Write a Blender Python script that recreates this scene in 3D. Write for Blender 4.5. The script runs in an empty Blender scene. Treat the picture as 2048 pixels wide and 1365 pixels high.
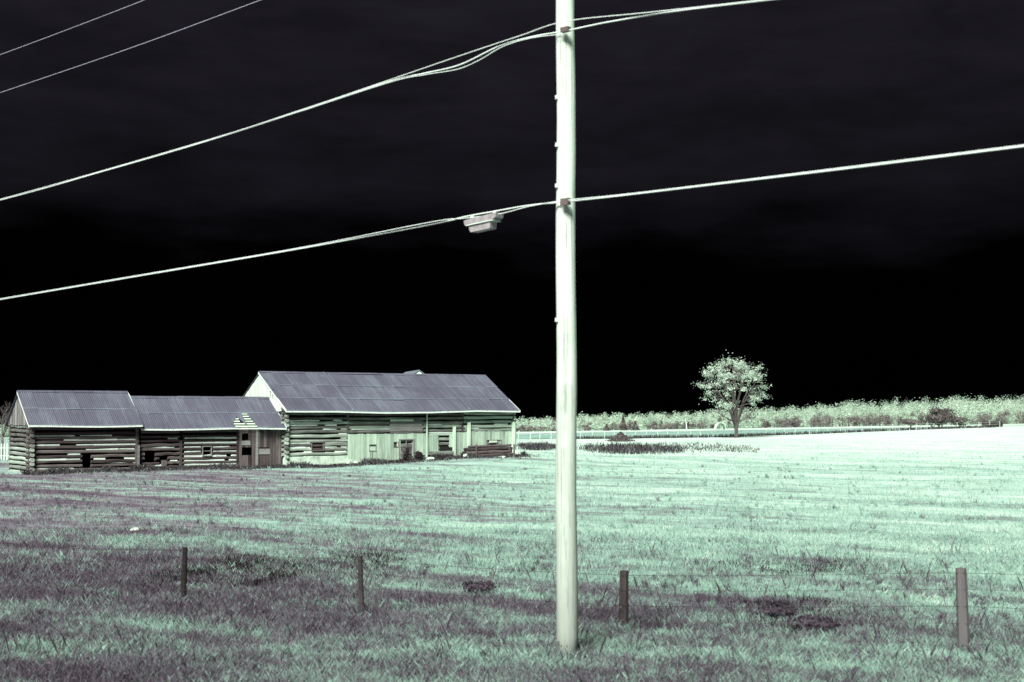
import bpy, math, random
import numpy as np
from mathutils import Vector, Matrix

random.seed(7); rng = np.random.default_rng(7)
scene = bpy.context.scene
col = scene.collection
R = math.radians

# ------------------------------------------------------------------ camera, sky, sun, exposure
CAM_Z = 3.5
FPX, CX, CY, HZ = 2844.0, 1024.0, 682.5, 825.0
PITCH = math.atan((HZ - CY) / FPX)
cam = bpy.data.cameras.new('camera'); cam.sensor_width = 36; cam.lens = 36 * FPX / 2048
cam.dof.use_dof = True; cam.dof.focus_distance = 75; cam.dof.aperture_fstop = 1.9
cam.clip_start = 0.2; cam.clip_end = 9000
camo = bpy.data.objects.new('camera', cam); col.objects.link(camo)
camo.location = (0, 0, CAM_Z); camo.rotation_euler = (R(90) + PITCH, 0, 0)
scene.camera = camo

SUN_H = Vector((-0.36, -0.93)).normalized(); SUN_EL = R(45)
sl = bpy.data.lights.new('sun', 'SUN'); sl.energy = 4.6; sl.angle = R(24); sl.color = (0.97, 1.0, 0.93)
so = bpy.data.objects.new('sun', sl); col.objects.link(so)
sdir = Vector((SUN_H.x * math.cos(SUN_EL), SUN_H.y * math.cos(SUN_EL), math.sin(SUN_EL)))
so.rotation_euler = (-sdir).to_track_quat('-Z', 'Y').to_euler()
so.location = (0, -30, 60)

world = bpy.data.worlds.new('World'); scene.world = world; world.use_nodes = True
wn, wl = world.node_tree.nodes, world.node_tree.links
wn.clear()
wo = wn.new('ShaderNodeOutputWorld'); bg = wn.new('ShaderNodeBackground'); wl.new(bg.outputs[0], wo.inputs[0])
sky = wn.new('ShaderNodeTexSky'); sky.sky_type = 'NISHITA'; sky.sun_disc = False
sky.sun_elevation = SUN_EL; sky.sun_rotation = math.atan2(SUN_H.x, SUN_H.y)
bw = wn.new('ShaderNodeRGBToBW'); wl.new(sky.outputs[0], bw.inputs[0])
tc = wn.new('ShaderNodeTexCoord'); sep = wn.new('ShaderNodeSeparateXYZ'); wl.new(tc.outputs['Generated'], sep.inputs[0])
mp = wn.new('ShaderNodeMapping'); wl.new(tc.outputs['Generated'], mp.inputs[0]); mp.inputs['Scale'].default_value = (3.2, 3.2, 13)
mp.inputs['Rotation'].default_value = (0, R(8), 0)
nz = wn.new('ShaderNodeTexNoise'); nz.inputs['Scale'].default_value = 1.6; nz.inputs['Detail'].default_value = 5; nz.inputs['Roughness'].default_value = .52
wl.new(mp.outputs[0], nz.inputs['Vector'])
m1 = wn.new('ShaderNodeMath'); m1.operation = 'MULTIPLY_ADD'; wl.new(nz.outputs[0], m1.inputs[0]); m1.inputs[1].default_value = .16
wl.new(sep.outputs[2], m1.inputs[2])
mr = wn.new('ShaderNodeValToRGB'); wl.new(m1.outputs[0], mr.inputs[0])
e = mr.color_ramp.elements
e[0].position = .185; e[0].color = (.00025, .00022, .0003, 1)
e[1].position = .245; e[1].color = (.0062, .0057, .0080, 1)
x = mr.color_ramp.elements.new(.36); x.color = (.0112, .0102, .0142, 1)
mx = wn.new('ShaderNodeMix'); mx.data_type = 'RGBA'; mx.blend_type = 'MULTIPLY'; mx.inputs[0].default_value = 1
# keep the sky's own gradient only faintly: brightness / its mean
bm_ = wn.new('ShaderNodeMath'); bm_.operation = 'MULTIPLY_ADD'; wl.new(bw.outputs[0], bm_.inputs[0]); bm_.inputs[1].default_value = .15; bm_.inputs[2].default_value = 5.0
n2_ = wn.new('ShaderNodeTexNoise'); n2_.inputs['Scale'].default_value = 3.4; n2_.inputs['Detail'].default_value = 8; n2_.inputs['Roughness'].default_value = .6; n2_.inputs['Distortion'].default_value = .4
wl.new(mp.outputs[0], n2_.inputs['Vector'])
m3 = wn.new('ShaderNodeMapRange'); wl.new(n2_.outputs[0], m3.inputs[0]); m3.inputs[1].default_value = .3; m3.inputs[2].default_value = .7; m3.inputs[3].default_value = .72; m3.inputs[4].default_value = 1.3
m4 = wn.new('ShaderNodeMath'); m4.operation = 'MULTIPLY'; wl.new(bm_.outputs[0], m4.inputs[0]); wl.new(m3.outputs[0], m4.inputs[1])
wl.new(mr.outputs[0], mx.inputs[6]); wl.new(m4.outputs[0], mx.inputs[7])
wl.new(mx.outputs[2], bg.inputs[0]); bg.inputs[1].default_value = 0.1

vs = scene.view_settings; vs.view_transform = 'Standard'; vs.look = 'None'; vs.exposure = 1.0; vs.gamma = 1.0; vs.use_curve_mapping = False
scene.cycles.max_bounces = 6; scene.cycles.transparent_max_bounces = 8

# ------------------------------------------------------------------ helpers
def ray(px, py):
    a = (px - CX) / FPX; v = (CY - py) / FPX
    return Vector((a, math.cos(PITCH) - math.sin(PITCH) * v, math.sin(PITCH) + math.cos(PITCH) * v))

def at_depth(px, py, d):
    r = ray(px, py); t = d / r.y
    return Vector((r.x * t, d, CAM_Z + r.z * t))

def sstep(a, b, v):
    t = np.clip((v - a) / (b - a), 0, 1); return t * t * (3 - 2 * t)

def gz(x, y):
    x = np.asarray(x, float); y = np.asarray(y, float)
    far = sstep(115, 270, y) * (-.5 + 1.24 * (np.clip(x, -70, 130) - 7.5) / 78)
    b = .1 * sstep(45, 78, y) * (1 - sstep(115, 200, y))
    b = b + .43 * np.exp(-((x - 1.5) ** 2 + (y - 97) ** 2) / (2 * 8.0 ** 2))
    u = .05 * np.sin(.31 * x + .13 * y) * np.sin(.17 * y - .09 * x + 1) + .03 * np.sin(.9 * x + .5 * y + 2)
    u = u * sstep(300, 140, y) * sstep(6, 14, y)
    drop = -.02 * np.clip(y - 300, 0, 260) - .03 * np.clip(y - 560, 0, None)
    return drop + far + b + u - .12 * np.exp(-((.65 * x + .76 * y) - 16.) ** 2 / 18.)

def gzf(x, y): return float(gz(x, y))

def on_ground(px, py):
    r = ray(px, py); z = 0.0
    for _ in range(12):
        t = (z - CAM_Z) / r.z; z = gzf(r.x * t, r.y * t)
    return Vector((r.x * t, r.y * t, z))

def mesh(name, verts, faces, smooth=False):
    me = bpy.data.meshes.new(name); me.from_pydata([tuple(v) for v in verts], [], faces)
    if smooth:
        me.polygons.foreach_set('use_smooth', [True] * len(me.polygons))
    me.update(); return me

def np_mesh(name, verts, faces_flat, per):
    n = len(verts); nf = len(faces_flat) // per
    me = bpy.data.meshes.new(name)
    me.vertices.add(n); me.vertices.foreach_set('co', np.asarray(verts, np.float32).ravel())
    me.loops.add(nf * per); me.loops.foreach_set('vertex_index', np.asarray(faces_flat, np.int32))
    me.polygons.add(nf); me.polygons.foreach_set('loop_start', np.arange(0, nf * per, per, dtype=np.int32))
    try: me.polygons.foreach_set('loop_total', np.full(nf, per, np.int32))
    except Exception: pass
    me.update(calc_edges=True); me.validate(); return me

def obj(name, me, mat, parent=None, loc=(0, 0, 0), rot=(0, 0, 0), scale=(1, 1, 1)):
    o = bpy.data.objects.new(name, me); col.objects.link(o)
    if mat is not None and len(me.materials) == 0: me.materials.append(mat)
    elif mat is not None and me.materials[0] != mat:
        o.material_slots[0].link = 'OBJECT'; o.material_slots[0].material = mat
    o.location = loc; o.rotation_euler = rot; o.scale = scale
    if parent is not None: o.parent = parent
    return o

def tag(o, label=None, cat=None, group=None, kind=None):
    if label: o['label'] = label
    if cat: o['category'] = cat
    if group: o['group'] = group
    if kind: o['kind'] = kind
    return o

def empty(name, loc, rz=0):
    o = bpy.data.objects.new(name, None); col.objects.link(o)
    o.location = loc; o.rotation_euler = (0, 0, rz); o.empty_display_size = .3; return o

class MB:
    def __init__(s): s.v = []; s.f = []
    def add(s, v, f):
        n = len(s.v); s.v += [Vector(p) for p in v]; s.f += [tuple(i + n for i in q) for q in f]; return s
    def box(s, x0, x1, y0, y1, z0, z1, j=0):
        r = lambda: random.uniform(-j, j)
        v = [(X + r(), Y + r(), Z + r()) for Z in (z0, z1) for Y in (y0, y1) for X in (x0, x1)]
        return s.add(v, [(0, 2, 3, 1), (4, 5, 7, 6), (0, 1, 5, 4), (2, 6, 7, 3), (0, 4, 6, 2), (1, 3, 7, 5)])
    def tube(s, pts, rad, n=6, cap=True):
        pts = [Vector(p) for p in pts]
        if not hasattr(rad, '__len__'): rad = [rad] * len(pts)
        vs_, fs = [], []
        up = Vector((0, 0, 1))
        for i, p in enumerate(pts):
            t = (pts[min(i + 1, len(pts) - 1)] - pts[max(i - 1, 0)]).normalized()
            a = t.cross(up) if abs(t.z) < .95 else t.cross(Vector((1, 0, 0)))
            a.normalize(); b = t.cross(a).normalized()
            for k in range(n):
                th = 2 * math.pi * k / n
                vs_.append(p + (a * math.cos(th) + b * math.sin(th)) * rad[i])
        for i in range(len(pts) - 1):
            for k in range(n):
                fs.append((i * n + k, i * n + (k + 1) % n, (i + 1) * n + (k + 1) % n, (i + 1) * n + k))
        if cap:
            fs.append(tuple(range(n))[::-1]); fs.append(tuple((len(pts) - 1) * n + k for k in range(n)))
        return s.add(vs_, fs)
    def build(s, name, mat, parent=None, smooth=False, **k):
        return obj(name, mesh(name, s.v, s.f, smooth), mat, parent, **k)

# ------------------------------------------------------------------ materials
def new_mat(name):
    m = bpy.data.materials.new(name); m.use_nodes = True
    nt = m.node_tree; b = nt.nodes['Principled BSDF']; b.inputs['Roughness'].default_value = .9
    b.inputs['Specular IOR Level'].default_value = .25
    return m, nt, b

def ramp(nt, src, stops):
    r = nt.nodes.new('ShaderNodeValToRGB'); nt.links.new(src, r.inputs[0])
    el = r.color_ramp.elements
    while len(el) < len(stops): el.new(.5)
    for q, (p, c) in zip(el, stops): q.position = p; q.color = (*c, 1)
    return r.outputs[0]

def noise(nt, vec, scale, detail=4, rough=.55):
    n = nt.nodes.new('ShaderNodeTexNoise'); n.inputs['Scale'].default_value = scale
    n.inputs['Detail'].default_value = detail; n.inputs['Roughness'].default_value = rough
    if vec is not None: nt.links.new(vec, n.inputs['Vector'])
    return n.outputs[0]

def mapping(nt, vec, scale=(1, 1, 1), rot=(0, 0, 0), loc=None):
    m = nt.nodes.new('ShaderNodeMapping'); nt.links.new(vec, m.inputs[0])
    m.inputs['Scale'].default_value = scale; m.inputs['Rotation'].default_value = rot
    return m.outputs[0]

def math_(nt, op, a, b=None, c=None, clamp=False):
    m = nt.nodes.new('ShaderNodeMath'); m.operation = op; m.use_clamp = clamp
    for i, q in enumerate((a, b, c)):
        if q is None: continue
        if isinstance(q, (int, float)): m.inputs[i].default_value = q
        else: nt.links.new(q, m.inputs[i])
    return m.outputs[0]

def mixc(nt, fac, a, b, mode='MIX'):
    m = nt.nodes.new('ShaderNodeMix'); m.data_type = 'RGBA'; m.blend_type = mode
    for i, q in ((0, fac), (6, a), (7, b)):
        if isinstance(q, (int, float)): m.inputs[i].default_value = q
        elif isinstance(q, tuple): m.inputs[i].default_value = (*q, 1)
        else: nt.links.new(q, m.inputs[i])
    return m.outputs[2]

def wood(name, dark, mid, light, grain=(1.2, 9, 9), var=.45, bump=.3):
    """weathered wood: streaked along local X (logs) or Z by the grain scale, each piece its own tone"""
    m, nt, b = new_mat(name)
    tcn = nt.nodes.new('ShaderNodeTexCoord'); oi = nt.nodes.new('ShaderNodeObjectInfo')
    geo = nt.nodes.new('ShaderNodeNewGeometry')
    tr = nt.nodes.new('ShaderNodeVectorTransform'); tr.vector_type = 'POINT'; tr.convert_from = 'WORLD'; tr.convert_to = 'OBJECT'
    off = nt.nodes.new('ShaderNodeVectorMath'); off.operation = 'MULTIPLY_ADD'
    nt.links.new(oi.outputs['Random'], off.inputs[0]); off.inputs[1].default_value = (31, 17, 23); nt.links.new(geo.outputs['Position'], off.inputs[2])
    # the barns stand at one angle: turn the world axes into theirs
    g = mapping(nt, off.outputs[0], (1, 1, 1), (0, 0, -BARN_A))
    n1 = noise(nt, mapping(nt, g, grain), 1.0, 6, .62)
    n2 = noise(nt, g, .9, 3)
    t = math_(nt, 'MULTIPLY_ADD', n1, .75, math_(nt, 'MULTIPLY', n2, .35))
    t = math_(nt, 'ADD', t, math_(nt, 'MULTIPLY', math_(nt, 'SUBTRACT', oi.outputs['Random'], .5), var))
    c = ramp(nt, t, [(.22, dark), (.5, mid), (.82, light)])
    nt.links.new(c, b.inputs['Base Color'])
    bp = nt.nodes.new('ShaderNodeBump'); bp.inputs['Strength'].default_value = bump; bp.inputs['Distance'].default_value = .04
    nt.links.new(n1, bp.inputs['Height']); nt.links.new(bp.outputs[0], b.inputs['Normal'])
    return m

BARN_DIR = Vector((14.33, 9.0)).normalized(); BARN_A = math.atan2(BARN_DIR.y, BARN_DIR.x)

M = {}
M['log_brown'] = wood('log_brown', (.020, .014, .015), (.062, .046, .048), (.13, .115, .11))
M['log_grey'] = wood('log_grey', (.03, .022, .025), (.18, .185, .17), (.42, .51, .43))
M['log_pale'] = wood('log_pale', (.08, .075, .075), (.27, .32, .28), (.46, .58, .48))
M['log_end'] = wood('log_end', (.015, .010, .012), (.05, .038, .04), (.12, .10, .10), (8, 8, 8))
M['board_pale'] = wood('board_pale', (.16, .19, .16), (.36, .47, .38), (.52, .66, .52), (10, 10, 1.0), .3)
M['board_brown'] = wood('board_brown', (.03, .022, .024), (.085, .066, .068), (.17, .15, .15), (10, 10, 1.0))
M['board_grey'] = wood('board_grey', (.06, .05, .052), (.16, .15, .15), (.3, .31, .29), (1.2, 10, 10))
M['board_white'] = wood('board_white', (.32, .36, .32), (.56, .66, .57), (.68, .78, .66), (10, 10, .9), .2)
M['plank_white'] = wood('plank_white', (.3, .36, .3), (.48, .6, .48), (.6, .72, .58), (1.2, 10, 10), .2)
M['chinking'] = wood('chinking', (.36, .42, .37), (.62, .72, .64), (.72, .8, .72), (5, 5, 9), .25)
M['dark_inside'] = wood('dark_inside', (.008, .006, .007), (.012, .009, .010), (.02, .016, .017))
M['post_wood'] = wood('post_wood', (.012, .009, .010), (.03, .023, .025), (.075, .06, .062), (12, 12, 1.5))

M['post_grey'] = wood('post_grey', (.025, .02, .022), (.062, .05, .057), (.12, .11, .115), (12, 12, 1.5))

def stone_mat(name, a, b_, c_, sc=3):
    m, nt, b = new_mat(name)
    geo = nt.nodes.new('ShaderNodeNewGeometry')
    n1 = noise(nt, geo.outputs['Position'], sc, 7, .6)
    nt.links.new(ramp(nt, n1, [(.3, a), (.5, b_), (.72, c_)]), b.inputs['Base Color'])
    bp = nt.nodes.new('ShaderNodeBump'); bp.inputs['Strength'].default_value = .5; bp.inputs['Distance'].default_value = .05
    nt.links.new(n1, bp.inputs['Height']); nt.links.new(bp.outputs[0], b.inputs['Normal'])
    return m
M['stone'] = stone_mat('stone', (.25, .28, .25), (.5, .6, .5), (.68, .78, .68))
M['plaster'] = stone_mat('plaster', (.3, .36, .3), (.55, .68, .56), (.66, .78, .66), 2.2)

def roof_mat(name, base, hi):
    m, nt, b = new_mat(name)
    oi = nt.nodes.new('ShaderNodeObjectInfo'); tcn = nt.nodes.new('ShaderNodeTexCoord')
    geo = nt.nodes.new('ShaderNodeNewGeometry')
    g = mapping(nt, geo.outputs['Position'], (1, 1, 1), (0, 0, -BARN_A))
    n1 = noise(nt, mapping(nt, g, (5, .5, .5)), 1.2, 5, .6)
    n2 = noise(nt, g, .35, 4, .6)
    t = math_(nt, 'MULTIPLY_ADD', n1, .5, math_(nt, 'MULTIPLY', n2, .55))
    t = math_(nt, 'ADD', t, math_(nt, 'MULTIPLY', math_(nt, 'SUBTRACT', oi.outputs['Random'], .5), .13))
    c = ramp(nt, t, [(.25, tuple(q * .62 for q in base)), (.52, base), (.8, hi)])
    sp = nt.nodes.new('ShaderNodeSeparateXYZ'); nt.links.new(tcn.outputs['Generated'], sp.inputs[0])
    # lighter band where the sheet ends lap
    edge = math_(nt, 'LESS_THAN', sp.outputs[1], .04)
    c = mixc(nt, math_(nt, 'MULTIPLY', edge, math_(nt, 'MULTIPLY_ADD', n2, 1.5, -.32, True)), c, (.2, .27, .30))
    nt.links.new(c, b.inputs['Base Color'])
    b.inputs['Roughness'].default_value = .62; b.inputs['Specular IOR Level'].default_value = .3
    return m
M['roof'] = roof_mat('roof', (.082, .081, .112), (.135, .155, .185))
M['roof_light'] = roof_mat('roof_light', (.12, .14, .17), (.2, .26, .28))
M['trim'] = stone_mat('trim', (.5, .56, .52), (.7, .78, .72), (.78, .84, .78), 6)

def plain(name, c, rough=.7, var=.25, sc=8):
    m, nt, b = new_mat(name)
    geo = nt.nodes.new('ShaderNodeNewGeometry')
    n1 = noise(nt, geo.outputs['Position'], sc, 5, .6)
    nt.links.new(ramp(nt, n1, [(.25, tuple(q * (1 - var) for q in c)), (.75, tuple(min(.85, q * (1 + var)) for q in c))]), b.inputs['Base Color'])
    b.inputs['Roughness'].default_value = rough
    return m
M['cable'] = plain('cable', (.66, .74, .70), .55, .15)
M['wire_thin'] = plain('wire_thin', (.42, .42, .5), .55, .15)
M['box_plastic'] = plain('box_plastic', (.29, .265, .275), .6, .35, 9)
M['bracket'] = plain('bracket', (.12, .09, .09), .6, .2)
M['bale'] = plain('bale', (.035, .028, .03), .9, .5, 3)
M['tarp'] = plain('tarp', (.6, .7, .62), .6, .1)
M['fence_pale'] = plain('fence_pale', (.5, .6, .52), .8, .2)

def pole_mat():
    m, nt, b = new_mat('pole_wood')
    geo = nt.nodes.new('ShaderNodeNewGeometry')
    n1 = noise(nt, mapping(nt, geo.outputs['Position'], (9, 9, .55)), 1.2, 7, .62)
    n2 = noise(nt, mapping(nt, geo.outputs['Position'], (2, 2, 1.1)), 1.0, 4, .6)
    t = math_(nt, 'MULTIPLY_ADD', n1, .55, math_(nt, 'MULTIPLY', n2, .5))
    c = ramp(nt, t, [(.33, (.22, .25, .215)), (.45, (.54, .64, .54)), (.62, (.66, .75, .66)), (.8, (.72, .79, .72))])
    # drying checks
    n3 = noise(nt, mapping(nt, geo.outputs['Position'], (48, 48, .55)), 1.0, 3, .5)
    ck = math_(nt, 'LESS_THAN', n3, .375)
    c = mixc(nt, math_(nt, 'MULTIPLY', ck, .7), c, (.16, .15, .145))
    # darker and greyer towards the foot
    sp = nt.nodes.new('ShaderNodeSeparateXYZ'); nt.links.new(geo.outputs['Position'], sp.inputs[0])
    st = nt.nodes.new('ShaderNodeMapRange'); nt.links.new(math_(nt, 'MULTIPLY_ADD', n2, 1.6, sp.outputs[2]), st.inputs[0])
    st.inputs[1].default_value = 1.0; st.inputs[2].default_value = 5.0; st.inputs[3].default_value = .72; st.inputs[4].default_value = 0
    c = mixc(nt, st.outputs[0], c, (.17, .18, .165))
    nt.links.new(c, b.inputs['Base Color'])
    bp = nt.nodes.new('ShaderNodeBump'); bp.inputs['Strength'].default_value = .5; bp.inputs['Distance'].default_value = .02
    nt.links.new(n1, bp.inputs['Height']); nt.links.new(bp.outputs[0], b.inputs['Normal'])
    return m
M['pole'] = pole_mat()

# field colour: pale mint hay stubble in windrows, purplish thatch and weeds between, uneven light painted over; same nodes for soil and blades
def field_tone(nt):
    geo = nt.nodes.new('ShaderNodeNewGeometry'); P = geo.outputs['Position']
    sp = nt.nodes.new('ShaderNodeSeparateXYZ'); nt.links.new(P, sp.inputs[0])
    X, Y = sp.outputs[0], sp.outputs[1]
    rowv = mapping(nt, P, (1, 1, 0), (0, 0, R(33)))
    rows = noise(nt, mapping(nt, rowv, (.05, .36, 1)), 1.0, 5, .6)
    rows.node.inputs['Distortion'].default_value = .7
    mid = noise(nt, mapping(nt, rowv, (.3, .75, 1)), 1.0, 7, .68)
    big = noise(nt, mapping(nt, P, (.03, .022, 0)), 1.0, 3, .5)
    fine = noise(nt, mapping(nt, P, (1, 1, 0)), 1.6, 6, .75)
    def mrng(v, a, b, c, d):
        q = nt.nodes.new('ShaderNodeMapRange'); q.interpolation_type = 'SMOOTHSTEP'
        nt.links.new(v, q.inputs[0])
        for i, w in zip((1, 2, 3, 4), (a, b, c, d)): q.inputs[i].default_value = w
        return q.outputs[0]
    # uneven light painted in, brighter east and far off; rank verge outside the fence
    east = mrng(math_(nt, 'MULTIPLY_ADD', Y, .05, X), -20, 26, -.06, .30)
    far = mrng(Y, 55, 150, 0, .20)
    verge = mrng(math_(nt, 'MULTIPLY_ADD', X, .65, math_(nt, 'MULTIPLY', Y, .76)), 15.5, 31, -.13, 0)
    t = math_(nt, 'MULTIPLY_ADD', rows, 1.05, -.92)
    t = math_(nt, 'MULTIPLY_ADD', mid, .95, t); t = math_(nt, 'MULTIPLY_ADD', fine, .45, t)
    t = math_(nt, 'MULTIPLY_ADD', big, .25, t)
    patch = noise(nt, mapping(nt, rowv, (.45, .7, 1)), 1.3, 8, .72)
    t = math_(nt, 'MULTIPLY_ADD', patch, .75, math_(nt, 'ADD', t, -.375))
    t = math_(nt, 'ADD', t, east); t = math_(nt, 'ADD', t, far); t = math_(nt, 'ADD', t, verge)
    return t
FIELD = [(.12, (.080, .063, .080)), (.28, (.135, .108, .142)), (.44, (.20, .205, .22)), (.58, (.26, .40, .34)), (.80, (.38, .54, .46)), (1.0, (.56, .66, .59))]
def field_mat(name, blades=False):
    m, nt, b = new_mat(name)
    t = field_tone(nt)
    if blades:
        at = nt.nodes.new('ShaderNodeAttribute'); at.attribute_name = 'tone'
        t = math_(nt, 'ADD', t, math_(nt, 'MULTIPLY_ADD', at.outputs['Fac'], .62, -.27))
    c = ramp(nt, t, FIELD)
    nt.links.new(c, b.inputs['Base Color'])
    b.inputs['Specular IOR Level'].default_value = .05
    if blades:
        tl = nt.nodes.new('ShaderNodeBsdfTranslucent'); nt.links.new(c, tl.inputs[0])
        ms = nt.nodes.new('ShaderNodeMixShader'); ms.inputs[0].default_value = .35
        out = nt.nodes['Material Output']
        nt.links.new(b.outputs[0], ms.inputs[1]); nt.links.new(tl.outputs[0], ms.inputs[2]); nt.links.new(ms.outputs[0], out.inputs[0])
    else:
        geo = nt.nodes.new('ShaderNodeNewGeometry')
        h = noise(nt, geo.outputs['Position'], 5, 6, .7)
        bp = nt.nodes.new('ShaderNodeBump'); bp.inputs['Strength'].default_value = .7; bp.inputs['Distance'].default_value = .12
        nt.links.new(h, bp.inputs['Height']); nt.links.new(bp.outputs[0], b.inputs['Normal'])
    return m
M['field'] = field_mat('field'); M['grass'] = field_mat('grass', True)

def leaf_mat(name, dark, mid, light, trans=.35, sc=.5):
    m, nt, b = new_mat(name)
    at = nt.nodes.new('ShaderNodeAttribute'); at.attribute_name = 'tone'
    geo = nt.nodes.new('ShaderNodeNewGeometry')
    n = noise(nt, geo.outputs['Position'], sc, 3)
    t = math_(nt, 'MULTIPLY_ADD', n, .5, math_(nt, 'MULTIPLY', at.outputs['Fac'], .5))
    c = ramp(nt, t, [(.2, dark), (.5, mid), (.8, light)])
    nt.links.new(c, b.inputs['Base Color']); b.inputs['Specular IOR Level'].default_value = .05
    tl = nt.nodes.new('ShaderNodeBsdfTranslucent'); nt.links.new(c, tl.inputs[0])
    ms = nt.nodes.new('ShaderNodeMixShader'); ms.inputs[0].default_value = trans
    nt.links.new(b.outputs[0], ms.inputs[1]); nt.links.new(tl.outputs[0], ms.inputs[2]); nt.links.new(ms.outputs[0], nt.nodes['Material Output'].inputs[0])
    return m
M['leaf_pale'] = leaf_mat('leaf_pale', (.24, .30, .25), (.50, .62, .51), (.68, .79, .68), .5, .12)
M['leaf_elm'] = leaf_mat('leaf_elm', (.12, .10, .10), (.46, .56, .47), (.66, .76, .66), .45)
M['leaf_brown'] = leaf_mat('leaf_brown', (.08, .06, .065), (.18, .155, .155), (.32, .34, .30), .35, .15)
M['leaf_dark'] = leaf_mat('leaf_dark', (.018, .013, .015), (.05, .038, .042), (.11, .10, .10))
M['weed'] = leaf_mat('weed', (.022, .016, .02), (.065, .05, .06), (.19, .22, .21))
M['weed_dark'] = leaf_mat('weed_dark', (.012, .009, .010), (.026, .019, .021), (.06, .05, .054))
M['weed_soft'] = leaf_mat('weed_soft', (.06, .045, .058), (.11, .088, .115), (.2, .21, .215))
M['bark'] = wood('bark', (.03, .022, .024), (.085, .068, .07), (.2, .19, .18), (10, 10, 1.5), .1)

# ------------------------------------------------------------------ setting: field, far strips
ds = np.concatenate([np.linspace(-40, 8, 9), np.linspace(10, 60, 80), np.geomspace(61, 6000, 150)])
ss = np.linspace(-.95, .95, 181)
DD, SS = np.meshgrid(ds, ss, indexing='ij')
XX = SS * (DD + 62); YY = DD
ZZ = gz(XX, YY)
V = np.stack([XX, YY, ZZ], -1).reshape(-1, 3)
nr, nc = DD.shape
i0 = (np.arange(nr - 1)[:, None] * nc + np.arange(nc - 1)[None]).ravel()
F = np.stack([i0, i0 + 1, i0 + nc + 1, i0 + nc], -1).ravel()
me = np_mesh('field', V, F, 4); me.polygons.foreach_set('use_smooth', np.ones(len(me.polygons), bool))
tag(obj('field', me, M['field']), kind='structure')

def strip(name, mat, d0, d1, x0, x1, lift, skew=0.0, nx=90, ny=8):
    v, f = [], []
    for j in range(ny + 1):
        for i in range(nx + 1):
            X = x0 + (x1 - x0) * i / nx; da = d0(X) if callable(d0) else d0; Y = da + (d1 - da) * j / ny + skew * X
            v.append((X, Y, gzf(X, Y) + lift))
    for j in range(ny):
        for i in range(nx):
            a = j * (nx + 1) + i; f.append((a, a + 1, a + nx + 2, a + nx + 1))
    return tag(obj(name, mesh(name, v, f, True), mat), kind='structure')
M['crop'] = stone_mat('crop', (.13, .24, .21), (.2, .33, .29), (.28, .42, .36), .9)
M['track'] = stone_mat('track', (.36, .45, .39), (.46, .56, .49), (.56, .64, .58), 1.2)
crop_edge = lambda X: 206 + 60 * float(sstep(22, 84, X))
strip('crop_field', M['crop'], crop_edge, 268, -60, 84, .05)
strip('gravel_road', M['track'], 269, 277, -90, 130, .06)

# ------------------------------------------------------------------ log barns
LOGS = []
def log_mesh(k):
    """hewn log along +X, unit length, height ~1 (z), depth ~1 (y), a little crooked"""
    v, f = [], []; n, seg = 8, 5
    prof = [(.46, -.22), (.46, .22), (.24, .46), (-.24, .46), (-.5, .24), (-.5, -.24), (-.24, -.46), (.24, -.46)]
    for i in range(seg + 1):
        cy, cz = random.uniform(-.07, .07), random.uniform(-.11, .11); s = random.uniform(.9, 1.06)
        for (a, b) in prof:
            v.append((i / seg, a * s + cy + random.uniform(-.02, .02), b * s + cz + random.uniform(-.03, .03)))
    for i in range(seg):
        for q in range(n): f.append((i * n + q, i * n + (q + 1) % n, (i + 1) * n + (q + 1) % n, (i + 1) * n + q))
    f.append(tuple(range(n))[::-1]); f.append(tuple(seg * n + q for q in range(n)))
    return mesh('log', v, f)
for k in range(6): LOGS.append(log_mesh(k))

def sheet_mesh():
    v, f = [], []; n = 17
    for j in (0, 1):
        for i in range(n):
            v.append((i / (n - 1), j, .008 * (1 if i % 2 else -1)))
    for i in range(n - 1): f.append((i, i + 1, n + i + 1, n + i))
    return mesh('roof_sheet', v, f)
SHEET = sheet_mesh()

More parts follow.
